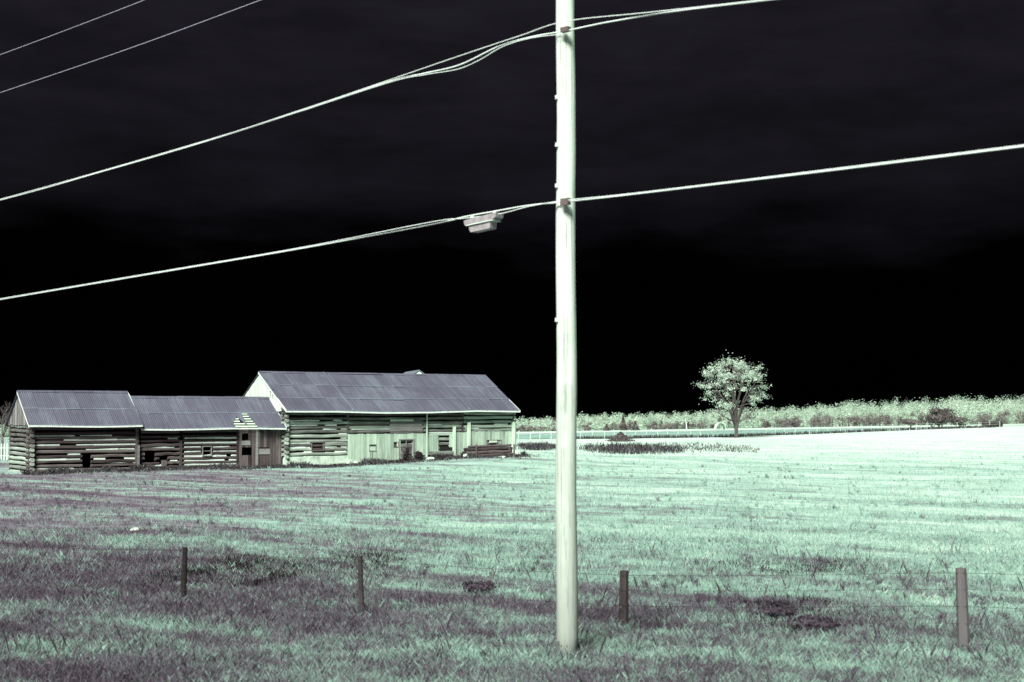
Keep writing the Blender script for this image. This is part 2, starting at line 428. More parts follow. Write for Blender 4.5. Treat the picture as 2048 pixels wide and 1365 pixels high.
class Barn:
    def __init__(s, name, label, u0, y_off=0.0):
        """u0: distance along the common front line from the main barn's left corner"""
        o = Vector((-14.05, 88.0)) + BARN_DIR * u0 + Vector((-BARN_DIR.y, BARN_DIR.x)) * y_off
        s.o = o; s.root = empty(name, (o.x, o.y, 0), BARN_A); tag(s.root, label, 'barn')
    def uv(s, px, py, yl=0.0):
        """a photo point on the plane y_local = yl -> (u, z)"""
        r = ray(px, py); nrm = Vector((-BARN_DIR.y, BARN_DIR.x)); p0 = s.o + nrm * yl
        t = p0.dot(nrm) / (r.x * nrm.x + r.y * nrm.y)
        p = Vector((r.x * t, r.y * t)); return (p - s.o).dot(BARN_DIR), CAM_Z + r.z * t
    def g(s, u, yl=0.0):
        p = s.o + BARN_DIR * u + Vector((-BARN_DIR.y, BARN_DIR.x)) * yl; return gzf(p.x, p.y)
    def log(s, u0, u1, z, h, mat, yl=0.12, th=.24):
        return obj('log', random.choice(LOGS), mat, s.root, (u0, yl, z + h / 2), (0, random.uniform(-.003, .003), 0), (u1 - u0, th, h))
    def side_log(s, x, y0, y1, z, h, mat, th=.24):
        return obj('log', random.choice(LOGS), mat, s.root, (x, y0, z + h / 2), (0, 0, R(90)), (y1 - y0, th, h))
    def part(s, name, mat, x0, x1, y0, y1, z0, z1, j=.006):
        return MB().box(x0, x1, y0, y1, z0, z1, j).build(name, mat, s.root)
    def courses(s, u0, u1, z0, z1, n, mat, holes=(), gap=.07, chink=.6, over=(0, 0), chink_mat='chinking', chink_range=None, start=0):
        h = (z1 - z0) / n
        for i in range(start, n):
            zb = z0 + i * h + (random.uniform(-.09, .09) * h if 0 < i < n - 1 else 0); a, b = u0 - over[0], u1 + over[1]
            segs = [(a, b)]
            for (ha, hb, za, zt) in holes:
                if zb + h * .75 > za and zb + h * .25 < zt:
                    segs = [q for (p, r_) in segs for q in ((p, min(r_, ha)), (max(p, hb), r_)) if q[1] - q[0] > .08]
            for (p, q) in segs:
                s.log(p, q, zb + gap * random.uniform(.2, .7), h - gap * random.uniform(.5, 1.2), mat if not callable(mat) else mat(i, n), .12 + random.uniform(-.02, .03))
            # mortar pieces in the joint above this log
            if i < n - 1:
                zj = zb + h
                for (p, q) in segs:
                    x = p + .15
                    while x < q - .3:
                        L = random.uniform(.5, 2.6); e_ = min(q - .12, x + L)
                        fr = i / n
                        pr = chink if not callable(chink) else chink(fr, (x + e_) / 2)
                        if random.random() < pr and e_ - x > .15:
                            hh = gap * random.uniform(.5, 1.0)
                            MB().box(x, e_, .035, .12, zj - hh * .55, zj + hh * .75, .012).build('chinking', M[chink_mat], s.root)
                        x = e_ + random.choice((.0, .02, .3))
    def boards(s, u0, u1, zt, mat, holes=(), yl=-.03, w=.22, th=.03, zb=None, name='board'):
        x = u0
        while x < u1 - .04:
            ww = min(w * random.uniform(.75, 1.25), u1 - x)
            if u1 - x - ww < .08: ww = u1 - x
            z0 = (s.g(x, yl) - .05 if zb is None else zb) + random.uniform(0, .05); z1 = zt + random.uniform(-.025, .02)
            parts = [(z0, z1)]
            for (ha, hb, za, zc) in holes:
                if x + ww / 2 > ha and x + ww / 2 < hb:
                    parts = [q for (a, b) in parts for q in ((a, min(b, za)), (max(a, zc), b)) if q[1] - q[0] > .05]
            for (a, b) in parts:
                d = random.uniform(-.012, .012)
                MB().box(x + .004, x + ww - .007, yl - th + d, yl + d, a, b, .004).build(name, mat, s.root)
            x += ww
    def frame(s, ha, hb, za, zb, mat, yl=-.05, w=.07, name='window'):
        f = MB().box(ha - w, hb + w, yl, yl + .09, zb, zb + w).box(ha - w, hb + w, yl - .02, yl + .09, za - w, za)
        f.box(ha - w, ha, yl + .004, yl + .086, za, zb).box(hb, hb + w, yl + .004, yl + .086, za, zb)
        return f.build(name, mat, s.root)
    def roof(s, u0, u1, depth, z_e, z_r, rows, mats, over=.5, skip=(), sag=None, battens=(), sides=(.3, .3)):
        """front slope of single corrugated sheets, plain back slope, added bright eave strip, ridge cap"""
        half = depth / 2; run = half + over; rise = z_r - z_e
        # z_e is the height at the eave edge (y=-over); ridge at y=half
        sl_ = math.hypot(run, rise); ang = math.atan2(rise, run)
        a, b = u0 - sides[0], u1 + sides[1]; n = max(1, round((b - a) / .82)); w = (b - a) / n; L = sl_ / rows
        for r_ in range(rows):
            for i in range(n):
                if (r_, i) in skip: continue
                t0 = r_ * L - (.02 if r_ == 0 else .10) + (random.uniform(-.04, .02) if r_ == 0 else random.uniform(-.015, .015)); lift = .014 * r_ + random.uniform(0, .012) + (random.uniform(.01, .025) if random.random() < .06 else 0) + (.008 if i % 2 else 0)
                uu = a + i * w; sg = sag((uu + w / 2 - a) / (b - a)) * (1 if r_ == 0 else .6 if r_ == 1 else .3) if sag else 0
                y = -over + t0 * math.cos(ang) - lift * math.sin(ang); z = z_e + t0 * math.sin(ang) + lift * math.cos(ang) + sg
                obj('roof_sheet', SHEET, mats(i / n) if callable(mats) else mats, s.root, (uu - .03, y, z), (ang + random.uniform(-.008, .008), random.uniform(-.01, .01), random.uniform(-.004, .004)), (w + .06, L + .10, 1))
        mt = mats(.5) if callable(mats) else mats
        # back slope
        k = MB(); dz = -.05
        k.add([(a, half, z_r + dz), (b, half, z_r + dz), (b, depth + over, z_e + dz), (a, depth + over, z_e + dz),
               (a, half, z_r + dz - .03), (b, half, z_r + dz - .03), (b, depth + over, z_e + dz - .03), (a, depth + over, z_e + dz - .03)],
              [(0, 1, 2, 3), (7, 6, 5, 4), (0, 3, 7, 4), (1, 5, 6, 2), (3, 2, 6, 7), (0, 4, 5, 1)])
        k.build('back_slope', mt, s.root)
        # ridge cap
        k = MB(); q = .16
        for (x0, x1) in [(a + (b - a) * i / 6, a + (b - a) * (i + 1) / 6 - .01) for i in range(6)]:
            sgz = random.uniform(.0, .02)
            k.add([(x0, half - q, z_r - q * math.tan(ang) + .05 + sgz), (x1, half - q, z_r - q * math.tan(ang) + .05 + sgz), (x1, half, z_r + .06 + sgz), (x0, half, z_r + .06 + sgz), (x1, half + q, z_r - q * .6 + .04), (x0, half + q, z_r - q * .6 + .04)],
                  [(0, 1, 2, 3), (3, 2, 4, 5)])
        k.build('ridge_cap', mt, s.root)
        # added bright strip in pieces, drawing the white outline along the eave
        m_ = 5
        for i in range(m_):
            x0 = a + (b - a) * i / m_; x1 = a + (b - a) * (i + 1) / m_ - .012
            sg0 = sag((x0 - a) / (b - a)) if sag else 0; sg1 = sag((x1 - a) / (b - a)) if sag else 0
            yb, ht = -over - .06, .085
            MB().add([(x0, yb, z_e + sg0 - .10), (x1, yb, z_e + sg1 - .10), (x1, yb + .03, z_e + sg1 - .10), (x0, yb + .03, z_e + sg0 - .10),
                      (x0, yb, z_e + sg0 - .10 + ht), (x1, yb, z_e + sg1 - .10 + ht), (x1, yb + .03, z_e + sg1 - .10 + ht), (x0, yb + .03, z_e + sg0 - .10 + ht)],
                     [(0, 1, 5, 4), (3, 7, 6, 2), (0, 3, 2, 1), (4, 5, 6, 7), (0, 4, 7, 3), (1, 2, 6, 5)]).build('eave_outline', M['trim'], s.root)
        # gable verge boards on the left end, and rafters under the eave
        for (x0, x1) in ((a - .025, a + .005), (b - .005, b + .025)):
            MB().add([(x0, -over, z_e - .11), (x1, -over, z_e - .11), (x1, -over, z_e + .02), (x0, -over, z_e + .02),
                      (x0, half, z_r - .11), (x1, half, z_r - .11), (x1, half, z_r + .02), (x0, half, z_r + .02)],
                     [(0, 1, 2, 3), (4, 7, 6, 5), (0, 4, 5, 1), (3, 2, 6, 7), (0, 3, 7, 4), (1, 5, 6, 2)]).build('verge_board', M['trim'], s.root)
        for f_ in battens:
            uu = a + f_ * (b - a); sg = (sag(f_) if sag else 0)
            MB().add([(uu, -over, z_e + .03 + sg), (uu + .07, -over, z_e + .03 + sg), (uu + .07, -over, z_e + .07 + sg), (uu, -over, z_e + .07 + sg),
                      (uu, half, z_r + .05), (uu + .07, half, z_r + .05), (uu + .07, half, z_r + .09), (uu, half, z_r + .09)],
                     [(0, 1, 2, 3), (4, 7, 6, 5), (0, 4, 5, 1), (3, 2, 6, 7), (0, 3, 7, 4), (1, 5, 6, 2)]).build('seam_strip', M['roof_light'], s.root)
        s.rf = dict(a=a, b=b, n=n, w=w, L=L, ang=ang, over=over, z_e=z_e)
    def on_slope(s, x, t, lift=0):
        r_ = s.rf; return (x, -r_['over'] + t * math.cos(r_['ang']) - lift * math.sin(r_['ang']), r_['z_e'] + t * math.sin(r_['ang']) + lift * math.cos(r_['ang']))
    def shell(s, u0, u1, depth, z_w, z_r, right=True, inner=True):
        k = MB().box(u0 + .02, u1 - .02, depth - .2, depth, -.3, z_w)
        k.build('back_wall', M['board_brown'], s.root)
        if right:
            v = [(u1 - .12, .02, -.3), (u1 - .12, depth - .21, -.3), (u1 - .12, depth - .21, z_w), (u1 - .12, depth / 2, z_r - .12), (u1 - .12, .02, z_w),
                 (u1 - .02, .02, -.3), (u1 - .02, depth - .21, -.3), (u1 - .02, depth - .21, z_w), (u1 - .02, depth / 2, z_r - .12), (u1 - .02, .02, z_w)]
            MB().add(v, [(0, 1, 2, 3, 4), (9, 8, 7, 6, 5), (0, 5, 6, 1), (1, 6, 7, 2), (2, 7, 8, 3), (3, 8, 9, 4), (4, 9, 5, 0)]).build('end_wall', M['board_brown'], s.root)
    def gable(s, x, depth, z0, zr_, ze_, mat, over, w=.24, th=.03, skip=()):
        """upright boards of the left gable: from z0 up to the roof line"""
        y = .03; half = depth / 2
        while y < depth - .05:
            ww = min(w * random.uniform(.8, 1.2), depth - y)
            c = y + ww / 2
            def top(q): return ze_ + (zr_ - ze_) * ((q + over) / (half + over) if q <= half else (depth + over - q) / (half + over)) - .07
            z1a, z1b = top(y), top(y + ww)
            zz = z0 + random.uniform(-.03, .03)
            if min(z1a, z1b) > zz + .05 and not any(a < c < b for a, b in skip):
                d = random.uniform(-.01, .01)
                MB().add([(x - th + d, y + .004, zz), (x + d, y + .004, zz), (x + d, y + ww - .006, zz), (x - th + d, y + ww - .006, zz),
                          (x - th + d, y + .004, z1a), (x + d, y + .004, z1a), (x + d, y + ww - .006, z1b), (x - th + d, y + ww - .006, z1b)],
                         [(0, 3, 2, 1), (4, 5, 6, 7), (0, 1, 5, 4), (3, 7, 6, 2), (0, 4, 7, 3), (1, 2, 6, 5)]).build('gable_board', mat, s.root)
            y += ww

# ---- main barn
C = Barn('log_barn', 'tall main log barn with long grey tin roof and pale boarded lower front', 0.0)
zE = CAM_Z + (HZ - 822) / FPX * 88.0          # eave height
DC, LC = 8.0, 16.78
zR = CAM_Z + (HZ - 745) / FPX * 91.4
OV = .58
zW = zE + .22                                  # wall plate hidden behind the eave edge
def c_uv(px, py, yl=-.06): return C.uv(px, py, yl)
u695 = c_uv(695, 880)[0]; u853 = c_uv(853, 880)[0]; u925 = c_uv(925, 880)[0]
zf = .74
w1 = (c_uv(625, 900)[0], c_uv(647, 900)[0], c_uv(636, 901)[1], c_uv(636, 886)[1])
H = (zW - zf) / 11
C.courses(0, u695, zf, zW, 11, lambda i, n: M['log_grey'], [w1], .085, lambda f, u: .5 if f < .66 else 0, (.16, .1))
C.courses(u695 + .16, u925, zf, zW, 11, lambda i, n: M['log_grey'] if i < 9 else M['log_brown'], (), .06, lambda f, u: .25 if f < .7 else 0, (.0, .05))  # top courses browner: eave shade put into the log colour
C.courses(u925 + .14, LC, zf, zW, 11, lambda i, n: M['log_pale'] if i < 9 else M['log_grey'], (), .075, lambda f, u: .3 if f < .7 else 0, (.0, .14), start=2)  # top courses greyer, eave shade again put into the colour
# foundation, pale rendered stone
for (a, b) in ((-.02, 1.3), (1.32, 2.75), (2.77, u695 + .1)):
    C.part('foundation', M['plaster'], a, b, -.03, .3, -.35, zf + .02, .02)
C.part('foundation', M['stone'], u695 + .15, LC, .03, .25, -.2, zf - .02, .02)
# left wall of logs up to the eave, then the gable boards
for i in range(11):
    C.side_log(.12, -.16, DC + .1, zf + (i - .5) * H + .03, H * .78, M['log_grey'])
C.gable(-.02, DC, zW - .25, zR, zE, M['board_white'], OV, skip=((3.25, 3.33),))
C.part('gable_slot', M['dark_inside'], -.060, -.055, 1.72, 1.80, zW + .55, zW + 1.15, 0)
C.part('gable_slot', M['dark_inside'], -.060, -.055, 2.15, 2.24, zW + .6, zW + 1.2, 0)
C.shell(0, LC, DC, zW, zR)
# joint posts where the cribs meet
C.part('corner_post', M['log_brown'], u695 + .0, u695 + .14, .02, .26, .2, zW)
C.part('corner_post', M['log_brown'], u925 - .02, u925 + .12, .02, .26, .2, zW)
# pale upright boards of the lower front
zb1 = c_uv(770, 868)[1]
hA = (c_uv(739, 895)[0], c_uv(752, 895)[0], c_uv(745, 902)[1], c_uv(745, 890)[1])
hB = (c_uv(788, 890)[0], c_uv(796, 890)[0], c_uv(792, 894)[1], c_uv(792, 885)[1])
hC = (c_uv(799, 890)[0], c_uv(827, 890)[0], c_uv(813, 914)[1], c_uv(813, 880)[1])
hC = (hC[0], hC[1], .55, hC[3])
C.boards(u695 + .02, u853 - .05, zb1, M['board_pale'], [hA, hB, hC], -.03)
# little hatch: lid hanging in its frame
fr = C.frame(hA[0], hA[1], hA[2], hA[3], M['board_grey'], -.07, .035)
C.part('hatch_lid', M['board_pale'], hA[0] + .02, hA[1] - .02, -.05, -.02, hA[2] + .02, hA[3] - .12)
C.part('batten', M['board_grey'], hA[0] + .18, hA[0] + .21, -.09, -.066, .5, hA[2] - .04)
C.frame(hB[0], hB[1], hB[2], hB[3], M['board_grey'], -.07, .03)
# double door, grey, two dark gaps over the leaves
C.frame(hC[0], hC[1], hC[2], hC[3], M['board_grey'], -.09, .07, 'door_frame')
mid = (hC[0] + hC[1]) / 2
for (a, b) in ((hC[0] + .02, mid - .03), (mid + .03, hC[1] - .12)):
    dl = C.part('door_leaf', M['board_grey'], a, b, -.04, .0, hC[2], hC[3] - .3)
    for zz in (hC[3] - .5, hC[2] + .25):
        MB().box(a + .03, b - .03, -.066, -.042, zz, zz + .08, .003).build('rail', M['board_grey'], dl)
C.part('door_post', M['board_grey'], mid - .025, mid + .025, -.06, 0, hC[2], hC[3])
C.part('door_post', M['board_pale'], hC[1] - .09, hC[1] - .04, -.06, 0, hC[2] + .1, hC[3] - .15)
# horizontal patch of weatherboards
ua, ub = c_uv(780, 850)[0], c_uv(845, 850)[0]; zt, zbm = c_uv(812, 839)[1], zb1
n = 6
for i in range(n):
    z1 = zt - (zt - zbm) * i / n; z0 = zt - (zt - zbm) * (i + 1) / n + .012
    e_ = c_uv(827, 850)[0] if i == 0 else ub
    C.part('weatherboard', M['plank_white'] if i == 0 else M['board_grey'], ua + random.uniform(-.03, .03), e_ + random.uniform(-.04, .04), -.05, -.02 + .0, z0, z1)
C.part('weatherboard', M['board_grey'], c_uv(827.6, 850)[0], ub, -.052, -.02, zt - (zt - zbm) / n + .012, zt - .02)
# posts and pipe on the front
C.part('pipe', M['board_pale'], u853 - .04, u853 + .04, -.14, -.06, C.g(u853), zE - .06)
u908 = c_uv(908, 880)[0]; u936 = c_uv(937, 880)[0]; u1026 = c_uv(1026, 880)[0]
C.part('wall_post', M['plank_white'], u908 - .09, u908 + .07, -.2, -.04, .3, c_uv(908, 853)[1])
C.part('wall_post', M['plank_white'], u936 - .09, u936 + .09, -.2, -.04, .4, c_uv(937, 845)[1])
C.part('wall_post', M['plank_white'], u1026 - .1, u1026 + .1, -.2, -.04, .4, c_uv(1026, 844)[1])
# boards between pipe and opening, then the gap with bare logs, then up to the post
C.boards(u853 + .05, c_uv(877, 880)[0], c_uv(865, 872)[1], M['board_pale'], zb=c_uv(865, 907)[1])
C.boards(c_uv(899, 880)[0], u908 - .1, c_uv(902, 867)[1], M['board_pale'], zb=c_uv(902, 896)[1])
C.part('doorway', M['dark_inside'], c_uv(880, 880)[0], c_uv(907, 880)[0], -.035, -.0, c_uv(890, 902)[1], c_uv(890, 893)[1])
C.part('sill_log', M['log_pale'], u853 + .1, u908 - .1, -.2, .02, c_uv(880, 909)[1], c_uv(880, 903)[1], .02)
C.part('sill_log', M['log_brown'], u853 + .05, u908 - .1, -.14, .02, c_uv(880, 915)[1], c_uv(880, 909.5)[1], .02)
C.part('sill_log', M['plank_white'], u853 + .2, u908 - .4, -.3, -.05, c_uv(880, 921)[1], c_uv(880, 916)[1], .02)
hD = (c_uv(973, 885)[0], c_uv(1002, 885)[0], c_uv(987, 890)[1], c_uv(987, 881)[1])
C.boards(u908 + .09, u936 - .1, c_uv(920, 865)[1], M['board_pale'])
C.boards(u936 + .1, u1026 - .11, c_uv(985, 863)[1], M['board_pale'], [hD], zb=.7)
C.boards(u1026 + .11, LC + .12, c_uv(1030, 846)[1], M['board_pale'], w=.12)
C.frame(*hD, M['board_grey'], -.09, .04)
C.part('shutter', M['board_grey'], hD[0] + (hD[1] - hD[0]) * .68, hD[1], -.05, -.02, hD[2], hD[3])
C.part('sill_board', M['plank_white'], hD[0] + .22, hD[0] + .8, -.11, -.03, hD[3] - .16, hD[3] - .02)
# small boarded window in the log wall
C.frame(w1[0], w1[1], w1[2], w1[3], M['board_brown'], -.03, .05)
C.part('window_board', M['board_brown'], w1[0], w1[1], .03, .06, w1[2], w1[2] + (w1[3] - w1[2]) * .3)
C.part('window_board', M['board_brown'], w1[0], w1[1], .03, .06, w1[2] + (w1[3] - w1[2]) * .52, w1[3] - .1)
sagC = lambda f: -.10 * math.exp(-((f - .47) / .16) ** 2) + .05 * math.exp(-((f - .77) / .08) ** 2)
C.roof(0, LC, DC, zE, zR, 3, M['roof'], OV, battens=(.265, .765), sag=sagC, sides=(.12, .10))

# ---- middle shed
B = Barn('log_shed', 'low middle log shed with torn roof corner and brown plank door', -9.05, .12)
LB, DB = 8.95, 4.6
zEB = CAM_Z + (HZ - 857) / FPX * 84.5; zRB = CAM_Z + (HZ - 795) / FPX * 86.6
zWB = zEB + .18
def b_uv(px, py, yl=0): return B.uv(px, py, yl)
u475 = b_uv(474, 890)[0]; u363 = b_uv(362, 900)[0]
wB = (b_uv(406, 900)[0], b_uv(422, 900)[0], b_uv(414, 911)[1], b_uv(414, 894)[1])
h1 = (b_uv(289, 910)[0], b_uv(311, 910)[0], b_uv(300, 916)[1], b_uv(300, 909)[1])
h2 = (b_uv(319, 920)[0], b_uv(336, 920)[0], b_uv(325, 927)[1], b_uv(325, 914)[1])
B.courses(0.1, u363 - .1, .12, zWB, 10, M['log_brown'], [h1, h2], .075, lambda f, u: .45 if f < .65 else 0, (0, .02))
B.courses(u363 + .08, u475, .12, zWB, 10, lambda i, n: M['log_brown'], [wB], .10, lambda f, u: .95 if f < .68 else .0, (0, .12))
B.part('corner_post', M['log_end'], u363 - .09, u363 + .07, .03, .27, -.1, zWB - .9)
B.frame(*wB, M['board_grey'], -.03, .045)
B.part('glazing_bar', M['board_grey'], wB[0], wB[1], .0, .03, (wB[2] + wB[3]) / 2 - .02, (wB[2] + wB[3]) / 2 + .02)
B.part('broken_board', M['board_brown'], h2[0] + .1, h2[1] - .1, -.05, -.02, h2[2] - .3, h2[3] - .2)
# plank front with a dark gap and a ledged door
hd = (b_uv(483, 890)[0], b_uv(503.5, 890)[0], b_uv(490, 911)[1], b_uv(490, 895)[1])
hu = (b_uv(484, 870)[0], b_uv(497, 870)[0], b_uv(490, 881)[1], b_uv(490, 867)[1])
hr = (b_uv(516.5, 890)[0], b_uv(541, 890)[0], b_uv(528, 936)[1], b_uv(528, 895)[1])
B.boards(u475 + .14, LB - .02, zWB - .02, M['board_brown'], [hd, hu, hr], .0, .2)
B.part('plank', M['board_grey'], hu[0] - .05, hu[1] + .1, -.055, -.03, b_uv(490, 891)[1], b_uv(490, 882.5)[1], .02)
B.part('door_post', M['board_grey'], b_uv(511, 890)[0], b_uv(516, 890)[0], -.07, -.03, .05, zWB - .2)
dr = B.part('door', M['board_brown'], hr[0] + .02, hr[1] - .02, .0, .04, -.05, hr[3] - .04)
MB().box(hr[0] + .03, hr[1] - .05, -.035, -.003, b_uv(528, 909)[1], b_uv(528, 898.5)[1], .004).build('rail', M['board_grey'], dr)
B.part('door_post', M['board_grey'], hr[1] - .0, hr[1] + .05, -.055, -.03, .0, hr[3] + .1)
B.part('corner_post', M['log_end'], u475 - .02, u475 + .13, -.02, .2, -.1, zWB)
B.shell(0, LB, DB, zWB, zRB, right=False)
def b_idx(px):
    a, b = -.0, LB + .1; n_ = max(1, round((b - a) / .82)); return int((B.uv(px, 850, -.2)[0] - a) / ((b - a) / n_))
iH, iT = b_idx(512), b_idx(480)
B.roof(0, LB, DB, zEB, zRB, 2, M['roof'], .4, skip={(0, iH), (0, iT)}, battens=(.012,), sides=(0, .1), sag=lambda f: -.03 * math.sin(f * 7))
rf = B.rf
# bare lath where the sheets are gone, torn remnants beside it
for k, i in enumerate((iH, iT)):
    x0 = rf['a'] + i * rf['w']; x1 = x0 + rf['w']
    for q in range(6):
        t = .12 + q * rf['L'] / 6.2
        if k == 1 and q > 3: continue
        p = B.on_slope(x0, t, -.03)
        MB().box(0, (x1 - x0) * (1 if k == 0 or q < 2 else .6), 0, .13, 0, .03, .006).build('roof_lath', M['plank_white'], B.root, loc=p, rot=(rf['ang'], 0, 0))
    a_, b_ = (x0 + .42, x1 + .02) if k == 0 else (x0 - .02, x1 + .02)
    tl = [(a_, rf['L'] * .2), (b_, rf['L'] * .0), (b_, rf['L'] * 1.05), (a_, rf['L'] * 1.05)] if k == 0 else [(a_, .3 * rf['L']), ((a_ + b_) / 2, .72 * rf['L']), (b_, .1 * rf['L']), (b_, rf['L'] * 1.05), (a_, rf['L'] * 1.05)]
    if k == 0: tl = [(a_ + .22, 0.0), (b_, .0), (b_, rf['L'] * 1.05), (a_ - .05, rf['L'] * 1.05), (a_ - .02, .75 * rf['L'])]
    MB().add([B.on_slope(x, t, .02) for x, t in tl], [tuple(range(len(tl)))]).build('torn_sheet', M['roof'], B.root)

# ---- left shed
A = Barn('log_shed', 'leftmost dark brown log shed with boarded gable and plain tin roof', -15.31, 0.0)
LA, DA = 6.21, 5.0
zEA = CAM_Z + (HZ - 851) / FPX * 81.5; zRA = CAM_Z + (HZ - 784) / FPX * 83.5
zWA = zEA + .2
def a_uv(px, py, yl=0): return A.uv(px, py, yl)
wA1 = (a_uv(165, 910)[0], a_uv(183, 910)[0], a_uv(175, 916)[1], a_uv(175, 908)[1])
wA2 = (a_uv(165, 910)[0], a_uv(183, 910)[0], a_uv(175, 930)[1], a_uv(175, 922)[1])
A.courses(0, LA, .05, zWA, 11, lambda i, n: M['log_brown'], [wA1, wA2], .075, lambda f, u: .55 if f < .68 else 0, (.16, .0))
HA = (zWA - .05) / 11
for i in range(11):
    A.side_log(.12, -.16, DA + .1, .05 + (i - .5) * HA + .03, HA * .8, M['log_grey'])
A.gable(-.02, DA, zWA - .2, zRA, zEA, M['board_grey'], .45)
A.part('corner_post', M['board_grey'], LA - .1, LA + .02, -.08, .1, -.1, a_uv(283, 890)[1])
A.part('corner_post', M['log_end'], LA - .22, LA - .11, -.03, .2, -.1, zWA)
A.shell(0, LA, DA, zWA, zRA, right=True)
A.roof(0, LA, DA, zEA, zRA, 2, M['roof'], .45, sides=(.16, .05), sag=lambda f: .03 * math.cos(f * 5))

# ---- barn behind: only its peak clears the ridge
D = empty('far_barn', (-7.32, 112, 0), R(14)); tag(D, 'distant pale barn whose gable peak clears the main ridge', 'barn')
zp = at_depth(838, 740, 112).z
k = MB().add([(-3.6, 0, -.4), (3.6, 0, -.4), (3.6, 0, zp - 2.6), (0, 0, zp - .12), (-3.6, 0, zp - 2.6), (-3.6, 6, -.4), (3.6, 6, -.4), (3.6, 6, zp - 2.6), (0, 6, zp - .12), (-3.6, 6, zp - 2.6)],
             [(0, 1, 2, 3, 4), (9, 8, 7, 6, 5), (0, 5, 6, 1), (1, 6, 7, 2), (0, 4, 9, 5)])
k.build('wall', M['board_white'], D)
for sgn in (-1, 1):
    MB().add([(0, -.06, zp), (sgn * 4.1, -.06, zp - 2.9), (sgn * 4.1, 6.4, zp - 2.9), (0, 6.4, zp), (0, -.06, zp - .05), (sgn * 4.1, -.06, zp - 2.95), (sgn * 4.1, 6.4, zp - 2.95), (0, 6.4, zp - .05)],
             [(0, 1, 2, 3), (7, 6, 5, 4), (0, 4, 5, 1), (3, 2, 6, 7), (1, 5, 6, 2), (0, 3, 7, 4)]).build('roof_slope', M['roof_light'], D)

# ---- rubble and trough at the barn foot
def rock(name, p, sx, sy, sz, mat, seed):
    rnd = random.Random(seed); v, f = [], []
    nu, nv = 9, 6
    for j in range(nv + 1):
        ph = math.pi * j / nv
        for i in range(nu):
            th = 2 * math.pi * i / nu; q = 1 + rnd.uniform(-.17, .17)
            v.append((sx * q * math.sin(ph) * math.cos(th), sy * q * math.sin(ph) * math.sin(th), sz * (.75 + q * math.cos(ph) * .9)))
    for j in range(nv):
        for i in range(nu): f.append((j * nu + i, (j + 1) * nu + i, (j + 1) * nu + (i + 1) % nu, j * nu + (i + 1) % nu))
    o = obj(name, mesh(name, v, f), mat, None, p, (0, 0, rnd.uniform(0, 6))); return o
def wall_pt(px, py, yl):
    u, z = C.uv(px, py, yl); w = C.o + BARN_DIR * u + Vector((-BARN_DIR.y, BARN_DIR.x)) * yl
    return Vector((w.x, w.y, gzf(w.x, w.y) - .08))
for i, (px, w_, h_, yl, lab) in enumerate([
        (862, .42, .16, -.6, 'pale flat boulder by the barn wall under the downpipe'),
        (932, .36, .2, -.7, 'round white boulder at left end of the dark log trough'),
        (938, .22, .12, -1.0, 'small pale stone in front of the round white boulder'),
        (1033, .36, .3, -.35, 'large white boulder at the far right barn corner'),
        (1002, .5, .1, -1.25, 'long flat pale stone before the trough front'),
        (1007, .2, .12, -1.5, 'lone small pale stone low before the trough right half'),
        (905, .3, .1, -.7, 'grey flat stone lying left of the trough boulders'),
        (700, .2, .26, -.25, 'upright white stone at the main barn foundation end'),
        (712, .24, .2, -.3, 'white stone next to the upright foundation stone')]):
    tag(rock('boulder', wall_pt(px, 910, yl), w_, w_ * .7, h_, M['stone'], 40 + i), lab, 'boulder', 'boulders along the barn foot')
u0t, u1t = C.uv(934, 905, -.7)[0], C.uv(1023, 905, -.7)[0]
pt = C.o + BARN_DIR * u0t + Vector((-BARN_DIR.y, BARN_DIR.x)) * -.85
T = empty('feed_trough', (pt.x, pt.y, gzf(pt.x, pt.y)), BARN_A); tag(T, 'long dark brown log feed trough along the barn right end', 'trough')
Lt = u1t - u0t
for yy in (0.0, .62):
    for i in range(3):
        obj('log', LOGS[i], M['log_end'] if yy else M['board_brown'], T, (random.uniform(-.1, .08), yy, .12 + i * .2), (0, -.012, 0), (Lt + random.uniform(-.1, .1), .19, .21))
obj('log', LOGS[4], M['log_end'], T, (.1, .1, .70), (0, -.02, .02), (Lt - .15, .2, .16))
obj('log', LOGS[5], M['log_end'], T, (.25, .42, .70), (0, -.02, -.02), (Lt - .5, .2, .16))
for xx in (.5, Lt - .35, Lt - .02):
    MB().box(xx, xx + .1, -.16, -.10, -.15, .85, .01).build('post', M['board_brown'], T)
MB().box(0, Lt, .1, .52, .02, .08).build('floor', M['log_end'], T)

# ------------------------------------------------------------------ utility pole, cables, splice box
PB = on_ground(1131, 1283); PB = Vector(((1132.5 - CX) / FPX * 21.0, 21.0, 0)); PB.z = gzf(PB.x, PB.y) - .15
P = empty('utility_pole', PB); tag(P, 'tall pale weathered wooden utility pole standing in the roadside verge', 'utility pole')
pts, rad = [], []
for i in range(25):
    z = 12.2 * i / 24; pts.append((.008 * math.sin(i * .9), .01 * math.cos(i * 1.3), z)); rad.append(.160 - .030 * i / 24 + random.uniform(-.002, .002))
MB().tube(pts, rad, 20).build('shaft', M['pole'], P, True)
ROAD = Vector((-.755, .655)).normalized(); RP = Vector((ROAD.y, -ROAD.x))   # RP: towards the road side
if RP.y > 0: RP = -RP
def line_pt(px, py, off=-.19):
    """photo point on the upright plane of the pole line, offset off the pole"""
    r = ray(px, py); nrm = Vector((-ROAD.y, ROAD.x)); p0 = Vector((PB.x, PB.y)) + RP * -off
    t = p0.dot(nrm) / (r.x * nrm.x + r.y * nrm.y); return Vector((r.x * t, r.y * t, CAM_Z + r.z * t))
